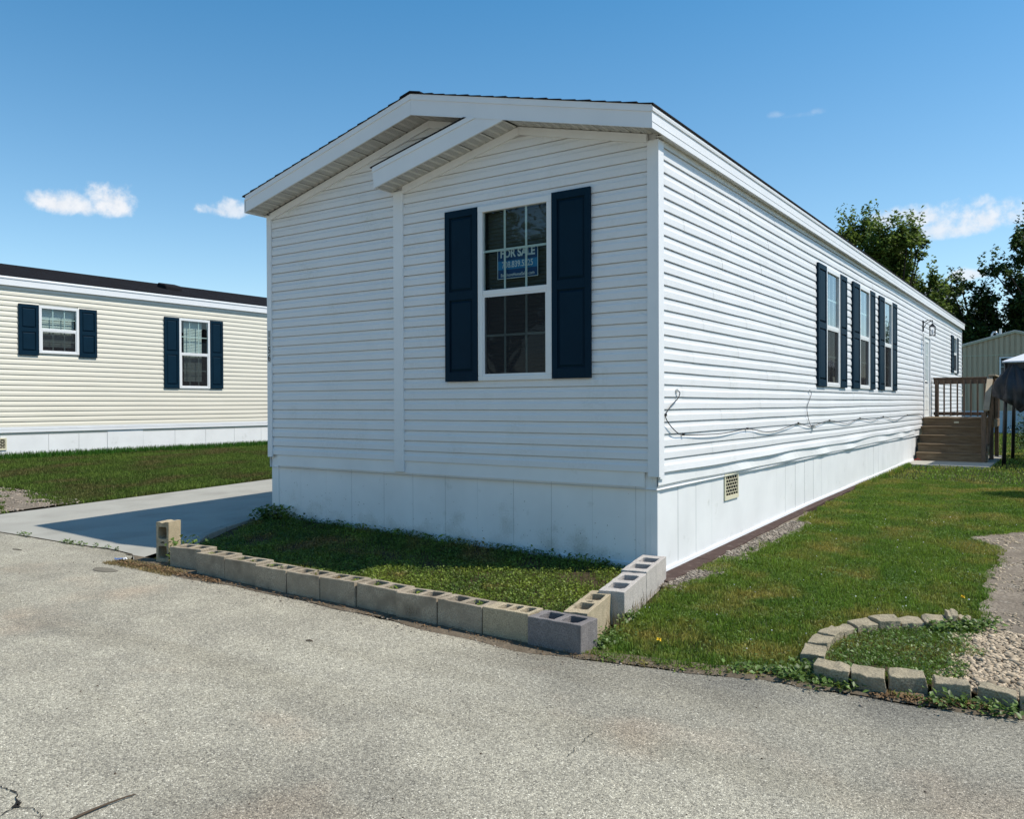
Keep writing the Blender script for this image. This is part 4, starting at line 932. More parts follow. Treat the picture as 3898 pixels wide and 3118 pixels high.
arc_o = [(1.735, -1.80), (1.712, -1.56), (1.715, -1.33), (1.765, -1.10), (1.815, -.915), (1.90, -.705), (2.06, -.57), (2.20, -.43), (2.345, -.31), (2.41, -.23), (2.50, -.22)]
arc_i = [(1.875, -1.77), (1.835, -1.54), (1.83, -1.33), (1.855, -1.15), (1.90, -1.00), (2.005, -.835), (2.13, -.72), (2.262, -.62), (2.385, -.50), (2.45, -.42), (2.52, -.38)]
al = ['split stone of the planter arc nearest its left front corner', 'second split stone of the planter arc from the street', 'third split stone of the planter arc, at its left bend', 'fourth split stone of the planter arc, nearest the lawn',
      'fifth split stone of the planter arc from the street', 'sixth split stone of the planter arc, behind the weeds', 'seventh split stone of the planter arc', 'eighth split stone of the planter arc', 'small tilted split stone of the planter arc', 'last split stone at the far end of the planter arc']
for i in range(10):
    def lp_(a, b, t): return (a[0] + (b[0] - a[0]) * t, a[1] + (b[1] - a[1]) * t)
    q = (lp_(arc_o[i], arc_o[i + 1], .04), lp_(arc_o[i], arc_o[i + 1], .96), lp_(arc_i[i], arc_i[i + 1], .96), lp_(arc_i[i], arc_i[i + 1], .04))
    stone('planter_stone', q, -.03, .068 + .010 * ((i * 7) % 3) + (.02 if i == 8 else 0), al[i], GS, 70 + i)

# ------------------------------------------------------------------ grass, leaves, pebbles
def blades(name, pts, h, w, m, lean=.6, **tags):
    """pts (n,2); h, w arrays or scalars; three-triangle bent blades"""
    n = len(pts); x = pts[:, 0]; y = pts[:, 1]; z = gz(x, y)
    h = np.broadcast_to(h, n) * rng.uniform(.55, 1.25, n); w = np.broadcast_to(w, n) * rng.uniform(.7, 1.3, n)
    a = rng.uniform(0, 2 * np.pi, n); b = rng.uniform(0, 2 * np.pi, n); l = rng.uniform(.1, 1, n) * lean * h
    dx, dy = np.cos(a) * w / 2, np.sin(a) * w / 2; lx, ly = np.cos(b) * l, np.sin(b) * l
    V = np.empty((n, 5, 3), np.float32)
    V[:, 0] = np.stack([x - dx, y - dy, z - .004], -1); V[:, 1] = np.stack([x + dx, y + dy, z - .004], -1)
    V[:, 2] = np.stack([x + dx * .8 + lx * .35, y + dy * .8 + ly * .35, z + h * .6], -1); V[:, 3] = np.stack([x - dx * .8 + lx * .35, y - dy * .8 + ly * .35, z + h * .6], -1)
    V[:, 4] = np.stack([x + lx, y + ly, z + h * np.clip(1 - .5 * (l / h) ** 2, .4, 1)], -1)
    i = np.arange(n)[:, None] * 5; F = np.concatenate([i + [0, 1, 2], i + [0, 2, 3], i + [3, 2, 4]], 0)
    return np_obj(name, V.reshape(-1, 3), F, m, **tags)
def leaves(name, P, size, m, tilt=.6, parent=None, **tags):
    """folded four-vertex leaves at 3D points P"""
    n = len(P); s = np.broadcast_to(size, n) * rng.uniform(.6, 1.3, n); a = rng.uniform(0, 2 * np.pi, n)
    d = np.stack([np.cos(a), np.sin(a), rng.uniform(-tilt, tilt, n)], -1); d /= np.linalg.norm(d, axis=1)[:, None]
    q = np.stack([-np.sin(a), np.cos(a), rng.uniform(-tilt, tilt, n)], -1); q /= np.linalg.norm(q, axis=1)[:, None]
    up = np.cross(d, q); S1 = s[:, None]
    V = np.empty((n, 4, 3), np.float32); V[:, 0] = P; V[:, 1] = P + d * S1 * .5 + q * S1 * .32 + up * S1 * .1; V[:, 2] = P + d * S1; V[:, 3] = P + d * S1 * .5 - q * S1 * .32 + up * S1 * .1
    i = np.arange(n)[:, None] * 4; F = np.concatenate([i + [0, 1, 2], i + [0, 2, 3]], 0)
    return np_obj(name, V.reshape(-1, 3), F, m, parent, **tags)
def sample(n, x0, x1, y0, y1, ok, dens=None):
    p = np.stack([rng.uniform(x0, x1, n), rng.uniform(y0, y1, n)], -1); k = ok(p[:, 0], p[:, 1])
    if dens is not None: k &= rng.uniform(0, 1, n) < dens(p[:, 0], p[:, 1])
    return p[k]
ex = [e[0] for e in EDGE]; ey_ = [e[1] for e in EDGE]
dxx = [p[0] for p in DE]; dyy = [p[1] for p in DE]
# planter region polygon
PO = np.array(arc_o + [(2.62, -.25), (3.3, -.4), (3.3, -1.95), (2.88, -1.99), (2.66, -1.97), (2.28, -2.06), (1.88, -2.06)]); PI = np.array(arc_i + [(3.3, -.5), (3.3, -1.82), (2.87, -1.86), (2.46, -1.84), (2.05, -1.93), (1.88, -1.9)])
def inpoly(x, y, poly):
    c_ = np.zeros(len(x), bool); j = len(poly) - 1
    for i in range(len(poly)):
        xi, yi = poly[i]; xj, yj = poly[j]
        m_ = ((yi > y) != (yj > y)) & (x < (xj - xi) * (y - yi) / (yj - yi + 1e-12) + xi); c_ ^= m_; j = i
    return c_
def noise2(x, y, s, seed=0):
    r_ = np.random.default_rng(seed); o = 0
    for k in range(5):
        a = r_.uniform(0, 6.28); f = s * (1 + k * .6); o = o + np.sin((x * np.cos(a) + y * np.sin(a)) * f + r_.uniform(0, 6.28))
    return o / 5
def lawn_ok(x, y):
    left = np.interp(y, [-2.2, -1.5, -.8, -.05, .0, 3.7, 4.5, 12.9, 12.95, 17.4, 17.45], [.50, .44, .30, .16, .17, .17, .155, .08, 1.63, 1.63, .05])
    left = left + .06 * np.clip(noise2(x * 0, y, 5, 4), 0, 1)
    grav = (x < .36 + .12 * noise2(x, y, 3, 8)) & (((y > -.25) & (y < .45)) | ((y > 1.2) & (y < 3.7)))
    right = np.where(y < 4.3, np.interp(y, dyy, dxx) + .06 * noise2(x, y, 9, 2), 30)
    return (x > left) & (x < right) & (y > np.interp(x, ex, ey_) + .05 + .05 * noise2(x, y, 12, 3)) & ~inpoly(x, y, PO) & ~grav
def bare(x, y):   # thin, worn turf near the street
    return 1 - .85 * np.clip(1.2 * noise2(x, y, 4.5, 5) - .1, 0, 1) * np.clip((-1.0 - y) / .8, .35, 1)
p1 = sample(190000, .1, 2.9, -2.5, 3.6, lawn_ok, bare)
blades('lawn_grass', p1, .034 * (1 + .45 * noise2(p1[:, 0], p1[:, 1], 7, 61) + .35 * noise2(p1[:, 0], p1[:, 1], 19, 62)), .0046, 'grass', 1.1, kind='stuff', label='mown green lawn beside the white home, near part', category='grass')
p2 = sample(150000, .05, 3.2, 3.6, 9.5, lawn_ok)
blades('lawn_grass', p2, .040 * (1 + .5 * noise2(p2[:, 0], p2[:, 1], 5, 63)), .0085, 'grass', 1.1, kind='stuff', label='mown green lawn beside the white home, middle part', category='grass')
p3 = sample(90000, -4, 7, 9.5, 33.5, lambda x, y: ((x > .06) | (y > 24.2)) & ~((x > -.1) & (x < 1.65) & (y > 12.9) & (y < 17.5)) & (x < 1.6 + (40 - y) * .12))
blades('lawn_grass', p3, .045, .016, 'grass', 1.1, kind='stuff', label='far lawn behind the wooden steps', category='grass')
# clover-like broad leaves in the lawn
pc = sample(9000, .1, 2.9, -2.5, 4.5, lawn_ok, lambda x, y: np.clip(noise2(x, y, 3, 21) * 1.5 + .2, .05, 1))
leaves('lawn_clover', np.stack([pc[:, 0], pc[:, 1], gz(pc[:, 0], pc[:, 1]) + rng.uniform(.012, .035, len(pc))], -1), .026, 'weed', .35, kind='stuff', label='clover and broadleaf weeds scattered through the lawn', category='weeds')
# left lawn
def ll(x, y): return (x > -15.9) & (x < -9.56 + .10 * noise2(x, y, 5, 6)) & (y > -1.9 + .0 * x) & ~((y < -.2 + .35 * noise2(x, y, 2.4, 9)) & (x > -12.4) & (noise2(x, y, 6, 12) > -.25))
p4 = sample(200000, -15.9, -9.4, -2.0, 9.0, ll)
blades('neighbour_lawn', p4, .055, .0105, 'grassleft', .7, kind='stuff', label='patchy mown lawn in front of the cream home', category='grass')
p5 = sample(14000, -15.98, -15.3, 0.2, 9.5, lambda x, y: rng.uniform(0, 1, len(x)) < np.clip((-15.25 - x) / .6, .1, 1))
blades('tall_grass', p5, .15, .012, 'grasstall', .45, kind='stuff', label='taller dark grass along the skirting of the cream home', category='grass')
p6 = sample(26000, -15.9, -9.4, 9, 26, lambda x, y: x < -9.55)
blades('neighbour_lawn', p6, .07, .02, 'grassleft', .6, kind='stuff', label='far part of the lawn by the cream home', category='grass')
# bed ground cover
def bed_ok(x, y): return (x > np.interp(y, [q[1] for q in BL], [q[0] for q in BL]) + .13) & (x < np.interp(y, [-2.3, -2.1, -1.45, -.75, 0], [.24, .24, .06, -.03, -.2])) & (y > -2.17) & (y < -.01)
pb = sample(56000, -5.5, .4, -2.2, 0, bed_ok, lambda x, y: 1 - .85 * np.clip(1.9 * noise2(x, y, 3.6, 71) - .15, 0, 1))
hh = .012 + .035 * rng.uniform(0, 1, len(pb)) + .05 * np.exp(-((pb[:, 1] + .12) / .16) ** 2) * rng.uniform(0, 1, len(pb)) * (noise2(pb[:, 0], pb[:, 1], 3, 31) > -.25)
leaves('ground_cover', np.stack([pb[:, 0], pb[:, 1], gz(pb[:, 0], pb[:, 1]) + hh], -1), .024, 'leaf', .8, kind='stuff', label='low leafy ground cover filling the block-edged bed', category='ground cover')
pb2 = sample(42000, -5.5, .4, -2.2, 0, bed_ok, lambda x, y: 1 - .8 * np.clip(1.9 * noise2(x, y, 3.6, 71) - .15, 0, 1)); blades('bed_grass', pb2, .05, .005, 'leaf', .9, kind='stuff', label='grass growing among the leafy ground cover', category='grass')
# planter grass
def pl_ok(x, y): return inpoly(x, y, PI) & (x < 2.58 + .10 * noise2(x, y, 8, 14)) & ~inpoly(x, y, np.array([(2.10, -1.66), (2.22, -1.62), (2.26, -1.70), (2.12, -1.74)]))
pp = sample(26000, 1.7, 2.9, -2.1, -.2, pl_ok); blades('planter_grass', pp, .055, .0048, 'grass', .9, kind='stuff', label='grass and weeds inside the stone-edged planter', category='grass')
pq = sample(7500, 1.7, 2.9, -2.1, -.2, pl_ok); leaves('planter_weeds', np.stack([pq[:, 0], pq[:, 1], gz(pq[:, 0], pq[:, 1]) + rng.uniform(.015, .06, len(pq))], -1), .024, 'weed', .8, kind='stuff', label='broad weed leaves inside the planter', category='weeds')
v = MB(); poly = [(x, y, .022) for x, y in PI]; ctr = (2.6, -1.2, .022); v.add(poly + [ctr], [(i, (i + 1) % len(poly), len(poly)) for i in range(len(poly))]); v.build('planter_soil', 'soil', None, fix=False, kind='structure', label='soil inside the planter')
# weeds at the street edge
def clump(name, pts, spread, n, size, h, m, label, cat='weed'):
    allp = []
    for (x, y) in pts:
        q = rng.normal(0, spread, (n, 2)) + [x, y]; allp.append(q)
    q = np.concatenate(allp); P = np.stack([q[:, 0], q[:, 1], gz(q[:, 0], q[:, 1]) + rng.uniform(.004, h, len(q))], -1)
    return leaves(name, P, size, m, .8, kind='stuff', label=label, category=cat)
clump('edge_weeds', [(1.78 + .0 * i, -2.05 + i * .06) for i in range(4)] + [(x, edge_y(x) + .07) for x in np.arange(1.5, 2.2, .09)], .045, 55, .036, .05, 'weed', 'leafy weeds spilling over the street edge by the planter')
clump('edge_weeds', [(2.5, -2.09), (2.62, -2.05), (2.75, -2.06), (2.83, -2.04)], .04, 60, .034, .06, 'weed', 'leafy weeds in front of the planter stones at right')
clump('arc_weeds', [(2.35, -.62), (2.42, -.55), (2.50, -.50), (2.58, -.42), (2.62, -.30), (2.5, -.42)], .04, 70, .04, .09, 'weed', 'broadleaf weeds covering the far end of the planter arc')
clump('corner_weeds', [(.56, -2.10), (.58, -2.2), (.60, -2.05), (.50, -1.9), (.41, -1.45), (.44, -1.40), (.40, -1.52)], .035, 50, .034, .06, 'weed', 'weeds at the foot of the lawn-side concrete blocks')
clump('block_weed', [(-3.93, -2.02), (-4.02, -2.1), (-4.05, -2.2)], .045, 38, .055, .25, 'weed', 'green climbing weed between the upright block and the row')
clump('wall_weeds', [(-5.1, -.10), (-5.22, -.12), (-5.0, -.06), (-5.3, -.16)], .07, 120, .05, .16, 'leaf', 'bushy weeds heaped at the left corner of the white home')
clump('wall_weeds', [(x, -.08) for x in np.arange(-4.9, -.3, .22)], .06, 26, .045, .09, 'leaf', 'weeds growing against the front skirting')
clump('joint_weeds', [(x, edge_y(x) + .01) for x in (-7.4, -7.3, -7.25, -7.15, -6.35, -6.3, -6.25, -6.2, -6.15, -6.1, -6.0, -5.9, -5.7, -5.5, -5.3)], .022, 14, .03, .04, 'weed', 'weeds in the joint between the street and the driveway')
cores = [(-3.32, -2.24), (-3.42, -2.24), (-3.0, -2.25), (-2.83, -2.25), (-2.42, -2.27), (-2.55, -2.27), (-2.02, -2.26), (-1.74, -2.26), (-1.57, -2.26), (-1.33, -2.25), (-1.16, -2.25), (-.9, -2.28), (-.32, -2.27), (-3.72, -2.19)]
P = np.concatenate([np.stack([rng.normal(x, .022, 70), rng.normal(y, .026, 70), road_z(x) + rng.uniform(.13, .19, 70)], -1) for x, y in cores]); leaves('core_moss', P, .024, 'leaf', .6, kind='stuff', label='grass and moss growing in the cores of the street-row blocks', category='moss')
clump('edge_weeds', [(x, edge_y(x) + .035 + .02 * math.sin(x * 31)) for x in np.arange(.68, 1.7, .045)], .022, 26, .020, .018, 'leaf', 'low creeping weeds along the broken street edge of the lawn')
# dry litter
def litter(name, n, xr, yf, label, size=.022, m='litter'):
    x = rng.uniform(*xr, n); y = yf(x) + rng.normal(0, .03, n); P = np.stack([x, y, gz(x, y) + .012 + rng.uniform(0, .01, n)], -1)
    leaves(name, P, size, m, .4, kind='stuff', label=label, category='leaf litter')
litter('leaf_litter', 900, (-4.6, -3.0), lambda x: -2.44 - .03 * (x + 4) * 0 + .02 * np.sin(x * 9), 'dry brown leaves blown against the left blocks')
litter('leaf_litter', 600, (-3.0, .7), lambda x: -2.42 + .015 * np.sin(x * 12), 'thin line of dry leaves along the foot of the blocks', .016)
litter('leaf_litter', 700, (2.2, 2.75), lambda x: np.interp(x, ex, ey_) + .04, 'reddish dry leaves in front of the planter stones', .02)
pt = np.concatenate([rng.normal(0, .02, (16, 2)) + q for q in sample(260, .2, 2.6, -2.2, 5, lawn_ok)]); blades('grass_tufts', pt, .075, .005, 'grass', .6, kind='stuff', label='longer grass tufts standing out of the mown lawn', category='grass')
pt = np.stack([rng.uniform(.10, .16, 2400) * 0 + rng.uniform(.08, .17, 2400), rng.uniform(7.6, 12.8, 2400)], -1); blades('trim_grass', pt, .085, .008, 'grass', .6, kind='stuff', label='untrimmed grass fringe against the sunlit skirting', category='grass')
pd = sample(2600, -4.7, -3.6, -2.55, -2.32, lambda x, y: x > -9); blades('dry_grass', pd, .03, .004, 'drygrass', 1.2, kind='stuff', label='dead straw-coloured grass beside the upright block', category='grass')
pd = sample(9000, .5, 1.9, -2.5, -1.7, lambda x, y: (y > np.interp(x, ex, ey_) - .01) & (y < np.interp(x, ex, ey_) + .12 + .22 * np.clip(noise2(x, y, 5, 44) + .2, 0, 1))); blades('dry_grass', pd, .018, .004, 'drygrass', 1.6, kind='stuff', label='dead grass along the street edge of the lawn', category='grass')
pd = sample(500, .30, .62, -1.9, -.1, lambda x, y: (x > .42 - (y + 1.9) * .13) & (x < .50 - (y + 1.9) * .13)); blades('seed_grass', pd, .12, .004, 'drygrass', .5, kind='stuff', label='long seeding grass against the pale column blocks', category='grass')
# pebbles
ph = (1 + 5 ** .5) / 2
ico = np.array([(-1, ph, 0), (1, ph, 0), (-1, -ph, 0), (1, -ph, 0), (0, -1, ph), (0, 1, ph), (0, -1, -ph), (0, 1, -ph), (ph, 0, -1), (ph, 0, 1), (-ph, 0, -1), (-ph, 0, 1)]) / 1.9
icf = np.array([(0, 11, 5), (0, 5, 1), (0, 1, 7), (0, 7, 10), (0, 10, 11), (1, 5, 9), (5, 11, 4), (11, 10, 2), (10, 7, 6), (7, 1, 8), (3, 9, 4), (3, 4, 2), (3, 2, 6), (3, 6, 8), (3, 8, 9), (4, 9, 5), (2, 4, 11), (6, 2, 10), (8, 6, 7), (9, 8, 1)])
def pebbles(name, p, size, m, sink=.3, zoff=0, **tags):
    n = len(p); s = size * rng.lognormal(0, .35, n); a = rng.uniform(0, 6.28, n)
    V = ico[None] * (1 + rng.uniform(-.18, .18, (n, 12, 1))) * np.stack([s, s * rng.uniform(.55, .9, n), s * rng.uniform(.4, .7, n)], -1)[:, None, :] * .5
    x = V[..., 0] * np.cos(a)[:, None] - V[..., 1] * np.sin(a)[:, None]; y = V[..., 0] * np.sin(a)[:, None] + V[..., 1] * np.cos(a)[:, None]
    V = np.stack([x + p[:, 0:1], y + p[:, 1:2], V[..., 2] + gz(p[:, 0], p[:, 1])[:, None] + zoff + (s * .12)[:, None]], -1)
    F = (icf[None] + (np.arange(n) * 12)[:, None, None]).reshape(-1, 3); return np_obj(name, V.reshape(-1, 3), F, m, kind='stuff', **tags)
gp = sample(9000, 2.4, 3.6, -1.9, -.3, lambda x, y: inpoly(x, y, PI) & (x > 2.50 + .10 * noise2(x, y, 8, 14)))
pebbles('planter_gravel', gp, .024, 'pebble', zoff=.024, label='tan pebbles in the right half of the planter', category='gravel')
gp = sample(7000, 2.1, 5, -.35, 4.4, lambda x, y: (x > np.interp(y, dyy, dxx)) & (noise2(x, y, 4, 17) > -.1)); pebbles('drive_gravel', gp, .022, 'pebble', zoff=.012, label='loose pale gravel on the parking patch', category='gravel')
gp = sample(5200, .1, .52, -.4, 3.9, lambda x, y: (x > .15) & (((y > -.35) & (y < .5)) | ((y > 1.1) & (y < 3.75))) & (x < .42 + .08 * noise2(x, y, 3, 8))); pebbles('edging_gravel', gp, .024, 'pebblegrey', zoff=.004, label='grey-brown gravel beside the brown edging slabs', category='gravel')
gp = sample(2600, -12.4, -9.6, -2.0, -.1, lambda x, y: noise2(x, y, 4, 19) > -.1); pebbles('verge_gravel', gp, .030, 'pebble_dull', zoff=.01, label='pale stones in the dirt beside the left driveway corner', category='gravel')
gp = sample(9000, -4.6, 3.0, -2.95, -1.9, lambda x, y: (y < np.interp(x, ex, ey_) + .03) & (y > np.interp(x, ex, ey_) - rng.exponential(.07, len(x)))); pebbles('street_grit', gp, .010, 'pebblegrey', label='grit gathered along the edge of the street', category='grit')
gp = sample(420, -8.5, 4.2, -6, -2.5, lambda x, y: x > -99); pebbles('street_pebbles', gp, .008, 'twig', label='dark crumbs and pebbles scattered on the street', category='pebbles')
# dandelions
for i, (x, y, lb) in enumerate(((.87, -1.92, 'yellow dandelion in the lawn near the concrete blocks'), (2.38, .46, 'yellow dandelion in the lawn by the gravel patch'))):
    P = np.concatenate([np.stack([rng.normal(x, .003, 40), rng.normal(y, .003, 40), np.full(40, float(gz(x, y)) + .045)], -1)]); o = leaves('dandelion_flower', P, .016, 'yellow', .9)
    t = thing('dandelion', (x, y, float(gz(x, y))), lb, 'flower', 'dandelions in the lawn'); place(o, t)
    v = MB(); v.tube([(x, y, float(gz(x, y))), (x, y, float(gz(x, y)) + .045)], .0014, 4); v.build('stem', 'weed', t)
# white clover heads
gp = sample(90, .3, 2.6, -1.8, 5, lawn_ok); pebbles('clover_flowers', gp, .010, 'foilwhite', zoff=.035, label='tiny white clover heads in the lawn', category='flowers')

# ------------------------------------------------------------------ litter and sticks
def rz_(x, y): return float(gz(x, y))
t = thing('snack_wrapper', (-4.70, -2.37, .052), 'crumpled blue and silver wrapper on the street by the upright block', 'wrapper')
v = MB(); P = []; r = random.Random(2); nx = 6
for i in range(nx):
    for j in range(3): P.append((-4.76 + i * .024 + r.uniform(-.004, .004), -2.395 + j * .028 * (i + 1) / nx + r.uniform(-.004, .004), .058 + r.uniform(0, .014) * (i / nx + .2) + (.012 if j == 1 else 0)))
v.add(P, [(i * 3 + j, (i + 1) * 3 + j, (i + 1) * 3 + j + 1, i * 3 + j + 1) for i in range(nx - 1) for j in range(2)]); v.build('wrapper_film', 'foil', t, fix=False)
v = MB(); v.tube([(-4.645, -2.36, .065), (-4.632, -2.345, .075), (-4.618, -2.34, .062)], [.014, .010, .006], 5); v.build('wrapper_end', 'foilwhite', t)
v = MB(); zr = .008
v.tube(smooth_path([(-.030, -5.003, .008), (-.032, -5.045, .012), (-.036, -5.10, .013), (-.039, -5.145, .012), (-.040, -5.20, .011), (-.036, -5.27, .010), (-.028, -5.36, .008)], 3), [.0026 + .00022 * k for k in range(19)], 6)
tag(v.build('fallen_stick', 'twig', None, smooth=True), 'thin curved brown stick lying on the street at bottom left', 'stick')
tw = [((-1.10, -3.16), (-1.045, -3.15), 'short dark twig on the street below the middle of the block row'), ((-6.35, -2.62), (-6.19, -2.60), 'thin dark twig on the street in front of the driveway joint')]
for a, b, lb in tw:
    za = float(road_z(a[0])) + .006; v = MB(); v.tube([(a[0], a[1], za), ((a[0] + b[0]) / 2, (a[1] + b[1]) / 2 + .004, za + .003), (b[0], b[1], za)], [.004, .0055, .003], 5); tag(v.build('twig', 'twig', None), lb, 'twig')
# street crack at bottom left and the joint by the driveway
def crack(path, w, name, label, mat_='tar', z=None):
    V = []; F = []; r = random.Random(len(path) + int(w * 1e4))
    pts = []
    for i in range(len(path) - 1):
        for k in range(6):
            t_ = k / 6; pts.append((path[i][0] * (1 - t_) + path[i + 1][0] * t_ + r.uniform(-.006, .006), path[i][1] * (1 - t_) + path[i + 1][1] * t_ + r.uniform(-.006, .006)))
    pts.append(path[-1])
    for i, (x, y) in enumerate(pts):
        q = pts[min(i + 1, len(pts) - 1)]; o = pts[max(i - 1, 0)]; d = Vector((q[0] - o[0], q[1] - o[1])); d = d.normalized() if d.length else Vector((1, 0)); n_ = Vector((-d.y, d.x)); ww = w * r.uniform(.3, 1.2) * (.15 if i in (0, len(pts) - 1) else 1)
        zz = float(road_z(x)) + .0042; V += [(x + n_.x * ww, y + n_.y * ww, zz), (x - n_.x * ww, y - n_.y * ww, zz)]
    F = [(2 * i, 2 * i + 2, 2 * i + 3, 2 * i + 1) for i in range(len(pts) - 1)]
    np_obj(name, V, F, mat_, kind='structure', label=label)
crack([(-.62, -5.285), (-.532, -5.279), (-.47, -5.268), (-.424, -5.276), (-.37, -5.298), (-.33, -5.318), (-.29, -5.40)], .0035, 'street_crack', 'open crack in the street at bottom left')
crack([(-.365, -5.300), (-.335, -5.315), (-.305, -5.325)], .013, 'street_crack', 'wide hole where the street cracks meet')
crack([(-.30, -5.318), (-.262, -5.300), (-.227, -5.295), (-.19, -5.299), (-.157, -5.304), (-.12, -5.34)], .0022, 'street_crack', 'fine branch of the street crack')
crack([(x, edge_y(x) + .006) for x in np.arange(-9.5, -5.0, .3)], .010, 'driveway_joint', 'dirt-filled joint between driveway and street', 'soil')
crack([(1.232, -3.72), (1.235, -3.66), (1.215, -3.60)], .0022, 'street_crack', 'hairline crack in the middle of the street')
crack([(1.222, -3.56), (1.205, -3.47), (1.20, -3.39)], .0018, 'street_crack', 'upper end of the hairline crack in the middle of the street')
v = MB(); cx, cy = -4.35, -2.72; P = [(cx + .17 * math.cos(a) * (1 + .15 * math.sin(3 * a)), cy + .075 * math.sin(a) * (1 + .1 * math.cos(2 * a)), float(road_z(cx)) + .0045) for a in np.linspace(0, 2 * math.pi, 22)[:-1]]
v.add(P, [tuple(range(len(P)))]); v.build('dirt_patch', 'stain', None, fix=False, kind='structure', label='oval dirt stain on the street below the upright block')
v = MB(); r = random.Random(4)
for k in range(7):
    a = r.uniform(0, 6.28); p0 = Vector((.03, 14.30, .24)); v.tube([p0, p0 + Vector((math.cos(a) * .05, math.sin(a) * .05, r.uniform(.01, .06))), p0 + Vector((math.cos(a) * .12, math.sin(a) * .1, .0))], .004, 4)
tag(v.build('red_twine', 'redtwine', None), 'tangle of red twine at the foot of the wooden steps', 'twine')

# ------------------------------------------------------------------ wooden steps and landing
dk = thing('wooden_steps', (.7, 15.5, .228), 'weathered wooden steps and railed landing at the side door of the white home', 'steps')
def plank(nm, x0, x1, y0, y1, z0, z1, m='wood', bv=.004, lab=None):
    v = MB(); v.box(x0, x1, y0, y1, z0, z1); o = v.build(nm, m, dk, bevel=bv)
    if lab: o['label'] = lab
    return o
tz = [.417, .612, .808, 1.012, 1.215]; run = .265; y0 = 14.395
for i, z in enumerate(tz):
    ya = y0 + i * run
    plank('riser', .03, 1.46, ya + .022, ya + .045, z - .212 if i else .20, z - .0365)
    if i < 4:
        plank('tread', .015, 1.475, ya, ya + .137, z - .036, z); plank('tread', .015, 1.475, ya + .143, ya + .290, z - .036, z)
for k in range(12): plank('deck_board', .02, 1.50, y0 + 4 * run + k * .142, y0 + 4 * run + k * .142 + .136, 1.179, 1.215)
yb = y0 + 4 * run + 12 * .142
plank('rim_joist', 1.50, 1.54, 15.42, yb, .99, 1.177); plank('rim_joist', .03, 1.5, yb - .04, yb, .99, 1.177)
for (x, y) in ((.08, yb - .09), (1.43, yb - .09), (1.43, 15.50)): plank('post', x, x + .09, y, y + .09, .23, 2.18 if y > 16 or x > 1 else 1.17, 'woodred')
# stringer under the steps
v = MB(); pts = [(y0 + .05, .235), (y0 + .05, .38)] + [q for i in range(4) for q in ((y0 + (i + 1) * run, tz[i] - .036), (y0 + (i + 1) * run + .03, tz[i + 1] - .05))] + [(15.5, 1.0), (14.75, .235)]
for x in (.035, 1.435): v.prism(pts, lambda p, t: (t, p[0], p[1]), x, x + .035)
v.build('stringer', 'wood', dk)
# back rail
plank('rail', .05, 1.50, yb - .075, yb - .035, 2.06, 2.20, 'woodred', lab='brown top rail of the back railing'); plank('rail_cap', .04, 1.52, yb - .12, yb + .01, 2.20, 2.232, 'woodred'); plank('rail', .05, 1.44, yb - .07, yb - .035, 1.25, 1.335, 'woodred')
for k in range(9):
    x = .13 + k * .152; o = plank('baluster', x, x + .036, yb - .112, yb - .076, 1.23, 2.14, 'woodred', .003)
    cp = MB(); cp.box(x, x + .036, yb - .113, yb - .077, 2.141, 2.148); cp.build('baluster_top', 'woodlit', o)  # thin added piece, its pale colour stands for sun on the baluster end
# right rail on the landing
plank('rail', 1.475, 1.51, 15.46, yb, 2.06, 2.20, 'woodred'); plank('rail_cap', 1.42, 1.57, 15.40, yb + .01, 2.20, 2.235, 'woodlit', lab='cap board of the right railing, sunlight put into its colour'); plank('rail', 1.475, 1.51, 15.46, yb, 1.28, 1.365, 'woodred')
for k in range(10): y = 15.60 + k * .15; plank('baluster', 1.512, 1.548, y, y + .036, 1.20, 2.15, 'woodred', .003)
# sloping rail on the steps
def slope(nm, ya, za, yb_, zb_, x, w, h, m='woodred'): v = MB(); v.bar((x, ya, za), (x, yb_, zb_), w, h, (0, 0, 1)); return v.build(nm, m, dk, bevel=.003)
slope('rail_cap', 14.42, 1.40, 15.46, 2.18, 1.455, .12, .034, 'woodlit'); slope('rail', 14.44, 1.30, 15.46, 2.08, 1.455, .036, .12); slope('rail', 14.44, .50, 15.46, 1.27, 1.455, .036, .09)  # sloping cap is coloured as sunlit, paler than the rails below
plank('post', 1.36, 1.45, 14.385, 14.475, .228, 1.36, 'woodred')
for k in range(6): y = 14.58 + k * .15; zt_ = 1.34 + (y - 14.42) * .75; plank('baluster', 1.476, 1.508, y, y + .036, zt_ - .86, zt_, 'woodred', .003)
v = MB(); v.box(.70, .80, y0 + 4 * run + .012, y0 + 4 * run + .021, 1.085, 1.125); v.build('maker_plate', 'ventcream', dk)

# ------------------------------------------------------------------ gazebo with gathered curtain
gzb = thing('gazebo', (1.85, 13.9, .225), 'pale-roofed garden canopy with dark bundled curtains right of the wooden steps', 'canopy')
X0, X1, Y0, Y1, ZE = 1.80, 4.9, 13.75, 16.85, 2.47
for x, y in ((1.86, 13.88), (1.90, 16.15), (4.8, 13.88), (4.8, 16.7)):
    v = MB(); v.tube([(x - .03, y, .18), (x + .02, y, 2.46)], .040, 8); v.build('pole', 'black', gzb, smooth=True)
v = MB(); cx, cy = (X0 + X1) / 2, (Y0 + Y1) / 2; P = [(X0, Y0, ZE), (X1, Y0, ZE), (X1, Y1, ZE), (X0, Y1, ZE), (cx, cy, ZE + .66)]
P2 = [(a, b, c_ - .03) for a, b, c_ in P]; v.add(P + P2, [(0, 1, 4), (1, 2, 4), (2, 3, 4), (3, 0, 4), (6, 5, 9), (7, 6, 9), (8, 7, 9), (5, 8, 9), (0, 5, 6, 1), (1, 6, 7, 2), (2, 7, 8, 3), (3, 8, 5, 0)])
v.build('canopy_roof', 'canopy', gzb)
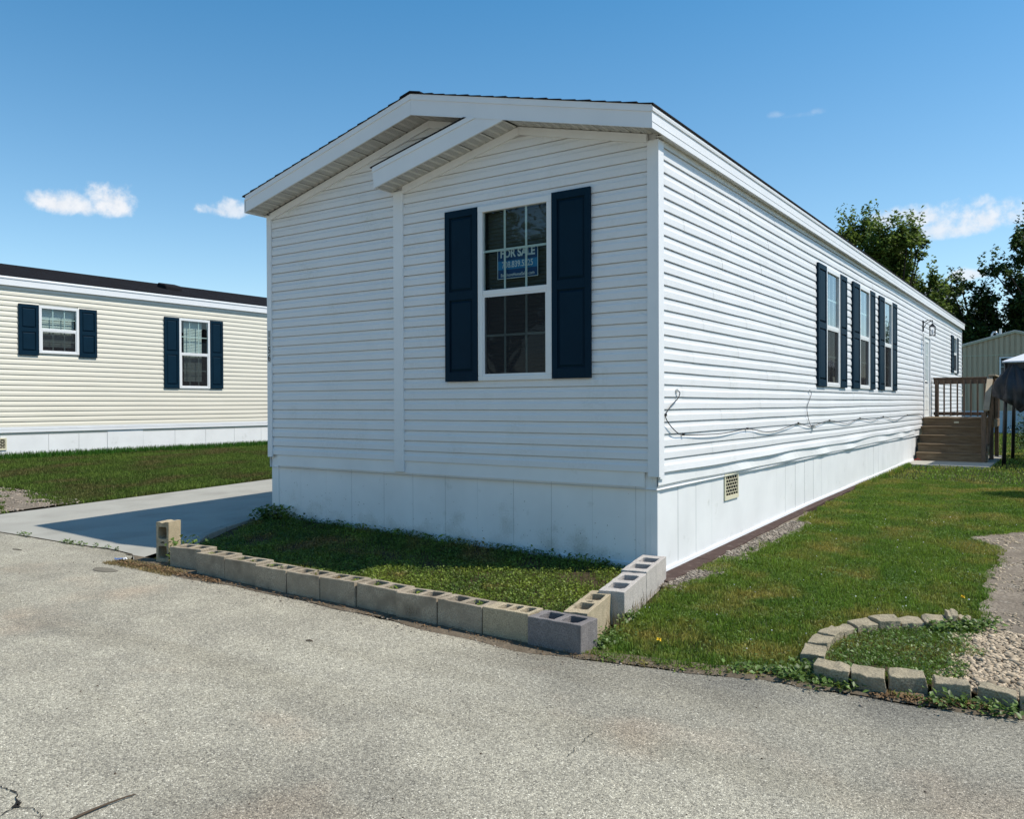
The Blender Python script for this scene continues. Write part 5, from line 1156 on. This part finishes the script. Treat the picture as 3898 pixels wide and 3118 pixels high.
v = MB(); v.box(X0 + .1, X1 - .1, Y0 + .09, Y0 + .15, ZE - .16, ZE - .035); v.box(X0 + .08, X0 + .14, Y0 + .15, Y1 - .1, ZE - .16, ZE - .035); v.box(X0 + .1, X1 - .1, Y1 - .15, Y1 - .1, ZE - .16, ZE - .035); v.build('roof_frame', 'black', gzb)
v = MB(); nt, nz_ = 56, 22; vs = []; r = random.Random(6); phs = [r.uniform(0, 6) for _ in range(4)]
for k in range(nz_ + 1):
    tz_ = k / nz_; z = 2.40 - tz_ * .86
    R0 = .10 + .26 * math.sin(min(1, tz_ * 1.35) * math.pi * .62) ** 1.3 if tz_ < .9 else .30 * (1 - (tz_ - .9) * 6)
    for j in range(nt):
        a = 2 * math.pi * j / nt
        f = 1 + .13 * math.sin(9 * a + phs[0] + tz_ * 2.2) + .07 * math.sin(17 * a + phs[1] - tz_ * 5) + .08 * math.sin(4 * a + tz_ * 7 + phs[2])
        zz = z - .07 * math.sin(a + 2.2) * tz_ - .12 * max(0, math.cos(a)) * tz_
        vs.append((2.02 + R0 * f * math.cos(a) * 1.0, 13.9 + R0 * f * .8 * math.sin(a), zz))
fs = [(k * nt + j, k * nt + (j + 1) % nt, (k + 1) * nt + (j + 1) % nt, (k + 1) * nt + j) for k in range(nz_) for j in range(nt)] + [tuple(range(nt)), tuple(nz_ * nt + j for j in range(nt))]
v.add(vs, fs); v.build('curtain_bundle', 'tarp', gzb, smooth=True)
v = MB(); n = 60; vs = []
for i in range(n + 1):
    x = 2.25 + i * 2.4 / n; w = .05 * math.sin(i * 1.1) + .03 * math.sin(i * 2.7)
    vs += [(x, 13.9 + w, 2.38), (x, 13.9 + w * 1.5, 2.0), (x, 13.9 + w * 1.3, 1.52 + .1 * math.sin(i * .3))]
v.add(vs, [(i * 3 + j, (i + 1) * 3 + j, (i + 1) * 3 + j + 1, i * 3 + j + 1) for i in range(n) for j in range(2)]); v.build('curtain', 'tarp', gzb, smooth=True, fix=False)

# ------------------------------------------------------------------ cream home at left
XN = -15.9; nb = thing('mobile_home', (XN, 4, .43), 'cream vinyl-sided mobile home with blue shutters across the driveway at left', 'house')
fN = lambda s, d, z: (XN + d, s, z); N0, N1 = -1.2, 23
NW = [(2.245, 3.135, 2.755, 3.82), (5.708, 6.615, 2.02, 3.83)]
for k in range(27):
    zb = 1.125 + k * c; holes = [h_ for h_ in NW if h_[2] - .02 < zb + .05 < h_[3] - .01]
    segs = cut([(N0 + .05, N1)], 1, [(a + .01, b - .01, 0, 9) for a, b, _, _ in holes])
    for sg_ in segs: board(fN, zb, lambda z, sg_=sg_: [sg_], M['cream'], nb, wob=wob_side if k else None, step=1.0)
mb = MB(); wall_sheet(mb, fN, N0, N1, .95, lambda s: 4.20, NW)
mb.add([(XN, N0, .95), (XN - 5.3, N0, .95), (XN - 5.3, N0, 4.2), (XN - 2.65, N0, 4.95), (XN, N0, 4.2)], [(0, 1, 2, 3, 4)]); mb.add([(XN, N1, .95), (XN - 5.3, N1, .95), (XN - 5.3, N1, 4.2), (XN - 2.65, N1, 4.95), (XN, N1, 4.2)], [(0, 1, 2, 3, 4)])
mb.add([(XN - 5.3, N0, .3), (XN - 5.3, N1, .3), (XN - 5.3, N1, 4.2), (XN - 5.3, N0, 4.2)], [(0, 1, 2, 3)]); mb.build('wall', 'cream', nb, fix=False)
v = MB(); v.fbox(fN, N0, N1, -.02, .016, 1.005, 1.128); v.fbox(fN, N0, N1, .016, .020, 1.075, 1.082); v.build('skirt_rail', 'trim', nb)
for a, b in zip(*(lambda L: (L, L[1:]))([N0, -.35, .5, 1.45, 2.459, 3.14, 3.814, 4.73, 5.6, 6.5, 7.4, 8.3, 9.2, 10.5, 12, 14, 17, 20, 23])):
    v = MB(); v.fbox(fN, a + .003, b - .003, -.05, -.018 + (.006 if abs(a - 3.814) < .01 else 0), .36, 1.004); v.build('skirt_panel', 'skirt', nb, bevel=.002)
v = MB(); v.fbox(fN, N0, N1, -.08, -.052, .3, 1.0); v.box(XN - 5.3, XN - .08, N0 + .03, N0 + .06, .2, 1.0); v.build('skirt_frame', 'gaptone', nb)
vent(fN, 1.13, 1.573, .631, .895, nb, -.015)
for q in NW: window(fN, *q, nb, 'light' if q is NW[0] else 'tall', upfrac=3.275 if q is NW[0] else 2.905)
for a, b, z0, z1 in ((1.818, 2.238, 2.70, 3.823), (3.142, 3.554, 2.70, 3.825), (5.287, 5.702, 2.017, 3.832), (6.618, 7.018, 2.022, 3.842)): shutter(fN, a, b, z0, z1, nb, 'navy2')
def nprism(nm, pts, m='trim'): v = MB(); v.prism(pts, lambda p, t: (XN + p[0], t, p[1]), N0 - .25, N1 + .2); return v.build(nm, m, nb)
nprism('fascia_board', [(.06, 4.188), (.085, 4.188), (.085, 4.33), (.06, 4.33)]); nprism('drip_edge', [(.06, 4.328), (.097, 4.328), (.10, 4.355), (.085, 4.39), (.06, 4.39)]); nprism('eave_soffit', [(0, 4.19), (.06, 4.19), (.06, 4.20), (0, 4.20)], 'soffit')
nprism('eave_trim', [(.0, 4.12), (.022, 4.12), (.022, 4.19), (.0, 4.19)], 'soffit')
v = MB(); n = 19; pts = []
for i in range(n): a = .10 + (-2.75) * i / n; b = .10 + (-2.75) * (i + 1) / n; za = 4.392 + .246 * (.10 - a); zb_ = 4.392 + .246 * (.10 - b); pts += [(a, za + .014), (b, zb_ + .006)]
pts += [(-2.65, 5.05), (.10, 4.386)]
v.prism(pts, lambda p, t: (XN + p[0], t, p[1]), N0 - .3, N1 + .25); v.build('roof_shingles', 'shingle', nb)
nprism('roof_shingles', [(-2.65, 5.07), (-5.4, 4.392), (-5.4, 4.36), (-2.65, 5.04)], 'shingle')
v = MB(); P = [(-1.18, 4.70), (-1.18, 4.80), (-1.22, 4.845), (-1.55, 4.93), (-1.60, 4.90), (-1.60, 4.80)]
v.prism([(XN + a, b) for a, b in P], lambda p, t: (p[0], t, p[1]), 6.12, 6.62); v.build('roof_vent', 'shingle', nb, bevel=.02)

# ------------------------------------------------------------------ tan home beyond the landing
YT = 34; tn = thing('mobile_home', (1, YT, .25), 'tan single-wide mobile home with grooved siding behind the wooden steps', 'house')
fT = lambda s, d, z: (s, YT - d, z); XL, XR, XC = -.975, 2.95, .985
def tz_top(x): return 4.60 - .268 * abs(x - XC)
v = MB(); wall_sheet(v, fT, XL, XR, 1.18, lambda x: tz_top(x) - .02, [(.42, 1.45, 1.85, 3.52)], extra=[XC]); v.add([(XR, YT, .2), (XR, YT + 14, .2), (XR, YT + 14, 4.06), (XR, YT, 4.06)], [(0, 1, 2, 3)]); v.add([(XL, YT, .2), (XL, YT + 14, .2), (XL, YT + 14, 4.06), (XL, YT, 4.06)], [(0, 1, 2, 3)]); v.build('wall', 'tan', tn, fix=False)
for k, x in enumerate(np.arange(XL + .02, XR - .05, .2)):
    for z0, z1 in ((1.20, 3.58), (3.62, tz_top(x + .05) - .03)):
        if .40 < x < 1.40 and z0 < 2:
            for za, zb_ in ((1.20, 1.84), (3.53, 3.58)):
                v = MB(); v.fbox(fT, x, x + .12, .004, .020, za, zb_); v.build('siding_panel', 'tan', tn)
            continue
        v = MB(); v.fbox(fT, x, x + .12, .004, .020, z0, z1); v.build('siding_panel', 'tan', tn)
v = MB(); v.fbox(fT, XL, XR, -.01, .028, 3.58, 3.62); v.build('belt_trim', 'tantrim', tn)
for x0, x1 in ((XL - .06, XC), (XC, XR + .06)): v = MB(); v.prism([(x0, tz_top(x0) - .07), (x1, tz_top(x1) - .07), (x1, tz_top(x1) + .015), (x0, tz_top(x0) + .015)], lambda p, t: (p[0], t, p[1]), YT - .08, YT); v.build('roof_edge', 'tantrim', tn)
for x0, x1 in ((XL - .08, XC), (XC, XR + .08)): v = MB(); v.prism([(x0, tz_top(x0) + .016), (x1, tz_top(x1) + .016), (x1, tz_top(x1) + .05), (x0, tz_top(x0) + .05)], lambda p, t: (p[0], t, p[1]), YT - .1, YT + 14); v.build('roof', 'galv', tn)
for x in np.arange(XL, XR - .1, .3): v = MB(); v.fbox(fT, x + .004, x + .296, .0, .016, .20, 1.16); v.build('skirt_panel', 'blueskirt', tn)
v = MB(); v.fbox(fT, XL, XR, .0, .03, 1.14, 1.21); v.build('skirt_rail', 'blueskirt', tn)
window(fT, .42, 1.45, 1.85, 3.52, tn, 'dark')
v = MB(); v.tube([(.10, YT + .6, 4.32), (.10, YT + .6, 4.55), (.16, YT + .6, 4.64), (.25, YT + .6, 4.64), (.31, YT + .6, 4.55), (.31, YT + .6, 4.45)], .045, 8); v.build('vent_elbow', 'galv', tn, smooth=True)
v = MB(); v.tube([(.42, YT + .6, 4.35), (.42, YT + .6, 4.78)], .05, 8); v.build('vent_pipe', 'galv', tn)

# ------------------------------------------------------------------ trees and bushes
def grow(p, d, L, r, depth, segs, tips, rnd, up):
    """one limb with children; collects tapered tubes and leaf anchor points"""
    n = 4; pts = [p]; q = p.copy(); dd = d.copy()
    for i in range(n):
        dd = (dd + Vector((rnd.uniform(-.16, .16), rnd.uniform(-.16, .16), rnd.uniform(-.05, .12) + up * .10))).normalized(); q = q + dd * L / n; pts.append(q.copy())
    segs.append((pts, [r * (1 - .5 * i / n) for i in range(n + 1)]))
    if depth <= 1:
        for i in range(1, n + 1): tips.append((pts[i], L))
    if depth == 0: return
    k = 4 if depth > 1 else 4
    for i in range(k):
        t = .35 + .65 * (i + rnd.random() * .6) / k; j = min(n - 1, int(t * n)); b = pts[j].lerp(pts[j + 1], t * n - j if t < 1 else 1)
        a = rnd.uniform(0, 6.283); o = Vector((math.cos(a), math.sin(a), 0)); nd = (dd * .75 + o * rnd.uniform(.55, 1.0) + Vector((0, 0, up * .5))).normalized()
        grow(b, nd, L * rnd.uniform(.52, .74), r * .52, depth - 1, segs, tips, rnd, up)
def tree(x, y, h, spread, label, m='tree', seed=1, n=26000, size=.16, up=1.0, trunk=.25, group='trees beyond the homes', jit=.38, name='tree'):
    rnd = random.Random(seed); z0 = .3; t = thing(name, (x, y, z0), label, 'tree', group); segs = []; tips = []
    H = h - z0; grow(Vector((x, y, z0)), Vector((0, 0, 1)), H * .52, H * .022, 4 if n > 8000 else 3, segs, tips, rnd, up)
    for i in range(7):
        a = i * .9 + rnd.uniform(-.3, .3); zz = z0 + H * rnd.uniform(.16, .42)
        grow(Vector((x, y, zz)), Vector((math.cos(a) * spread, math.sin(a) * spread, .75)).normalized(), H * rnd.uniform(.24, .34), H * .011, 3, segs, tips, rnd, up)
    v = MB()
    for pts, rr in segs[:1]: v.tube(pts, rr, 8)
    v.build('trunk', 'bark', t, smooth=True)
    v = MB()
    for pts, rr in segs[1:]:
        if rr[0] > .012: v.tube([p for p in pts[::2]], rr[::2], 4)
    v.build('limbs', 'bark', t, smooth=True)
    T = np.array([tuple(p) for p, _ in tips]); top_ = T[:, 2].max(); sc = H / (top_ - z0)
    idx = rng.integers(0, len(T), n); P = T[idx] + rng.normal(0, 1, (n, 3)) * jit * np.array([1, 1, .8]) * (h / 11)
    leaves('crown', P, size, m, 1.0, parent=t); return t
def lobe_tree(label, base, D0, lobes, m, size, per, twigs=0, shoot=1.0, group='trees beyond the homes', h_trunk=6):
    """crown of overlapping leafy lobes; lobes: (metres right of the sight line to px 3370, height z, radius)"""
    ox, oy = base; rt = np.array(R_[:2]) / np.hypot(*R_[:2]); fw = np.array(F_[:2]) / np.hypot(*F_[:2])
    t = thing('tree', (ox, oy, .3), label, 'tree', group); P = []; v = MB(); rnd = random.Random(int(D0 * 7 + len(lobes)))
    cz = float(np.mean([l[1] for l in lobes])); fork = Vector((ox, oy, .3 + (cz - .3) * .45))
    tv = MB(); tv.tube([(ox, oy, .1), (ox + .1, oy, 1.5), tuple(fork)], [.34, .27, .22], 8); tv.build('trunk', 'bark', t, smooth=True)
    for u, z, r in lobes:
        dd = rnd.uniform(-1.6, 1.6); c_ = np.array([*(np.array([-6.44, 47.27]) + rt * u + fw * (dd + D0 - 50)), z])
        mid = (np.array(fork) + c_) / 2 + [0, 0, -.3]; v.tube(smooth_path([tuple(fork), tuple(mid), tuple(c_)], 3), [.12, .10, .085, .07, .055, .04, .03], 5)
        for q in range(5):
            a = rng.normal(0, 1, 3); a[2] = abs(a[2]); a /= np.linalg.norm(a); v.tube([tuple(c_), tuple(c_ + a * r * .85)], [.035, .008], 4)
        ns = int(42 * max(.5, r) ** 1.7)
        for q in range(ns):
            a = rng.normal(0, 1, 3); a /= np.linalg.norm(a); a[2] *= .85; sc = c_ + a * r * rng.uniform(.45, 1.0); sr = r * rng.uniform(.18, .34)
            el = np.array([.75, .75, 1.25 * shoot]) if a[2] > .2 else np.array([1.1, 1.1, .7])
            n_ = int(per * 1.7 * (sr / .3) ** 1.6) + 8; P.append(sc + rng.normal(0, .5, (n_, 3)) * sr * el)
        for q in range(int(twigs * r)):
            a = rng.uniform(-.8, .8, 2) * r; hh_ = rng.uniform(.25, .7) * shoot; b0 = c_ + [a[0], a[1], r * .75]; n_ = 16
            tt = rng.uniform(0, 1, n_)[:, None]; P.append(b0 + tt * np.array([a[0] * .25, a[1] * .25, hh_ + .3]) + rng.normal(0, .07, (n_, 3)))
    v.build('limbs', 'bark', t, smooth=True); leaves('crown', np.concatenate(P), size, m, 1.0, parent=t); return t
def PX(x, y, r): return ((x - 3370) * .016, 1.59 + (1538 - y) * .016, r * .016)
lobe_tree('tall light-green maple tree rising behind the roof of the white home', (-6.0, 47.6), 50, [PX(*q) for q in ((3245, 905, 50), (3300, 880, 50), (3350, 860, 42), (3232, 985, 60), (3330, 950, 75), (3410, 930, 55), (3450, 905, 38), (3500, 930, 36), (3535, 965, 24), (3470, 985, 62), (3400, 1040, 95), (3490, 1070, 52), (3300, 1060, 95), (3430, 1130, 95), (3515, 1130, 40), (3520, 1085, 26), (3500, 1190, 60), (3400, 1250, 120), (3520, 1260, 60))], 'tree', .25, 17, twigs=9, shoot=1.5)
lobe_tree('broad dark tree spreading over the tan home at right', (2.8, 49.5), 49, [PX(*q) for q in ((3800, 975, 42), (3862, 925, 45), (3925, 900, 60), (3780, 1030, 40), (3850, 1010, 55), (3915, 1000, 60), (3735, 1060, 34), (3990, 960, 90), (3870, 1090, 52), (3940, 1110, 70), (3830, 1170, 60), (3900, 1200, 80), (4020, 1080, 90), (4080, 980, 90), (3990, 1210, 110), (4110, 1150, 110))], 'tree2', .24, 15, twigs=5)
lobe_tree('dark tree left of the broad one, above the tan home roof', (-1.3, 50.5), 51, [PX(*q) for q in ((3650, 1105, 48), (3700, 1085, 42), (3612, 1120, 34), (3668, 1160, 60), (3740, 1150, 58), (3590, 1170, 36), (3790, 1205, 66), (3620, 1215, 60), (3710, 1235, 80), (3780, 1280, 80), (3640, 1290, 80))], 'tree2', .24, 17, twigs=5)
lobe_tree('small dark tree at the end of the white home roof', (-4.2, 53), 54, [PX(*q) for q in ((3560, 1190, 34), (3585, 1215, 40), (3545, 1235, 40), (3600, 1260, 60), (3650, 1300, 70), (3550, 1310, 60))], 'tree2', .19, 20, twigs=4)
tree(13, 33, 6.0, .9, 'leafy tree seen mirrored in the side windows', 'tree', 51, 16000, .26, .7, jit=.5)
tree(19, 46, 7.6, .9, 'tall tree seen mirrored in the side windows', 'tree2', 61, 16000, .28, .7, jit=.5)
tree(-10, -27, 12.0, .9, 'tree across the street seen mirrored in the front window', 'tree2', 71, 13000, .26, .8, jit=.5)
tree(-19, -25, 11.0, .9, 'second tree across the street seen mirrored in the front window', 'tree2', 81, 13000, .26, .8, jit=.5)
tree(-3, -29, 13.0, .9, 'third tree across the street seen mirrored in the front window', 'tree2', 91, 13000, .26, .8, jit=.5)
# dense hedge mass under the dark trees
def bush(x, y, rx, ry, h, n, size, m, label, name='bush', group=None):
    t = thing(name, (x, y, .2), label, 'bush', group); u_ = rng.normal(0, 1, (n, 3)); u_ /= np.linalg.norm(u_, axis=1)[:, None]; rad = rng.uniform(.45, 1, n)[:, None] ** .5
    lump = 1 + .22 * np.sin(u_[:, 0:1] * 5 + x) * np.cos(u_[:, 1:2] * 4 + y) + .12 * np.sin(u_[:, 2:3] * 9)
    P = u_ * rad * lump * np.array([rx, ry, h / 2]) + np.array([x, y, .2 + h / 2]); P[:, 2] = np.maximum(P[:, 2], .22)
    leaves('foliage', P, size, m, 1.0, parent=t)
    v = MB(); r = random.Random(int(x * 10))
    for k in range(5): v.tube([(x, y, .15), (x + r.uniform(-.4, .4) * rx, y + r.uniform(-.4, .4) * ry, .2 + h * .6)], [.03, .012], 5)
    v.build('stem', 'bark', t); return t
for i, (x, y, rx, h, lb) in enumerate(((-6.5, 52, 2.6, 5.6, 'dark bush mass behind the far end of the white home'), (-2.8, 50, 2.8, 6.2, 'dark bush mass left of the tan home roof'), (1.2, 51, 2.9, 6.6, 'dark bush mass above the tan home roof'), (5.0, 50, 2.9, 6.4, 'dark bush mass right of the tan home'))):
    bush(x, y, rx, 2.0, h, 15000, .26, 'tree2', lb, group='dark bushes behind the tan home')
bush(2.35, 17.2, .55, .5, 1.15, 3600, .05, 'bush', 'small green bush under the garden canopy', 'shrub')
bush(3.05, 8.1, .55, .5, 1.3, 4000, .06, 'bush', 'unseen rounded shrub right of the lawn, added to cast the shadow at the right edge', 'shrub')  # out of view, added only for its shadow on the lawn
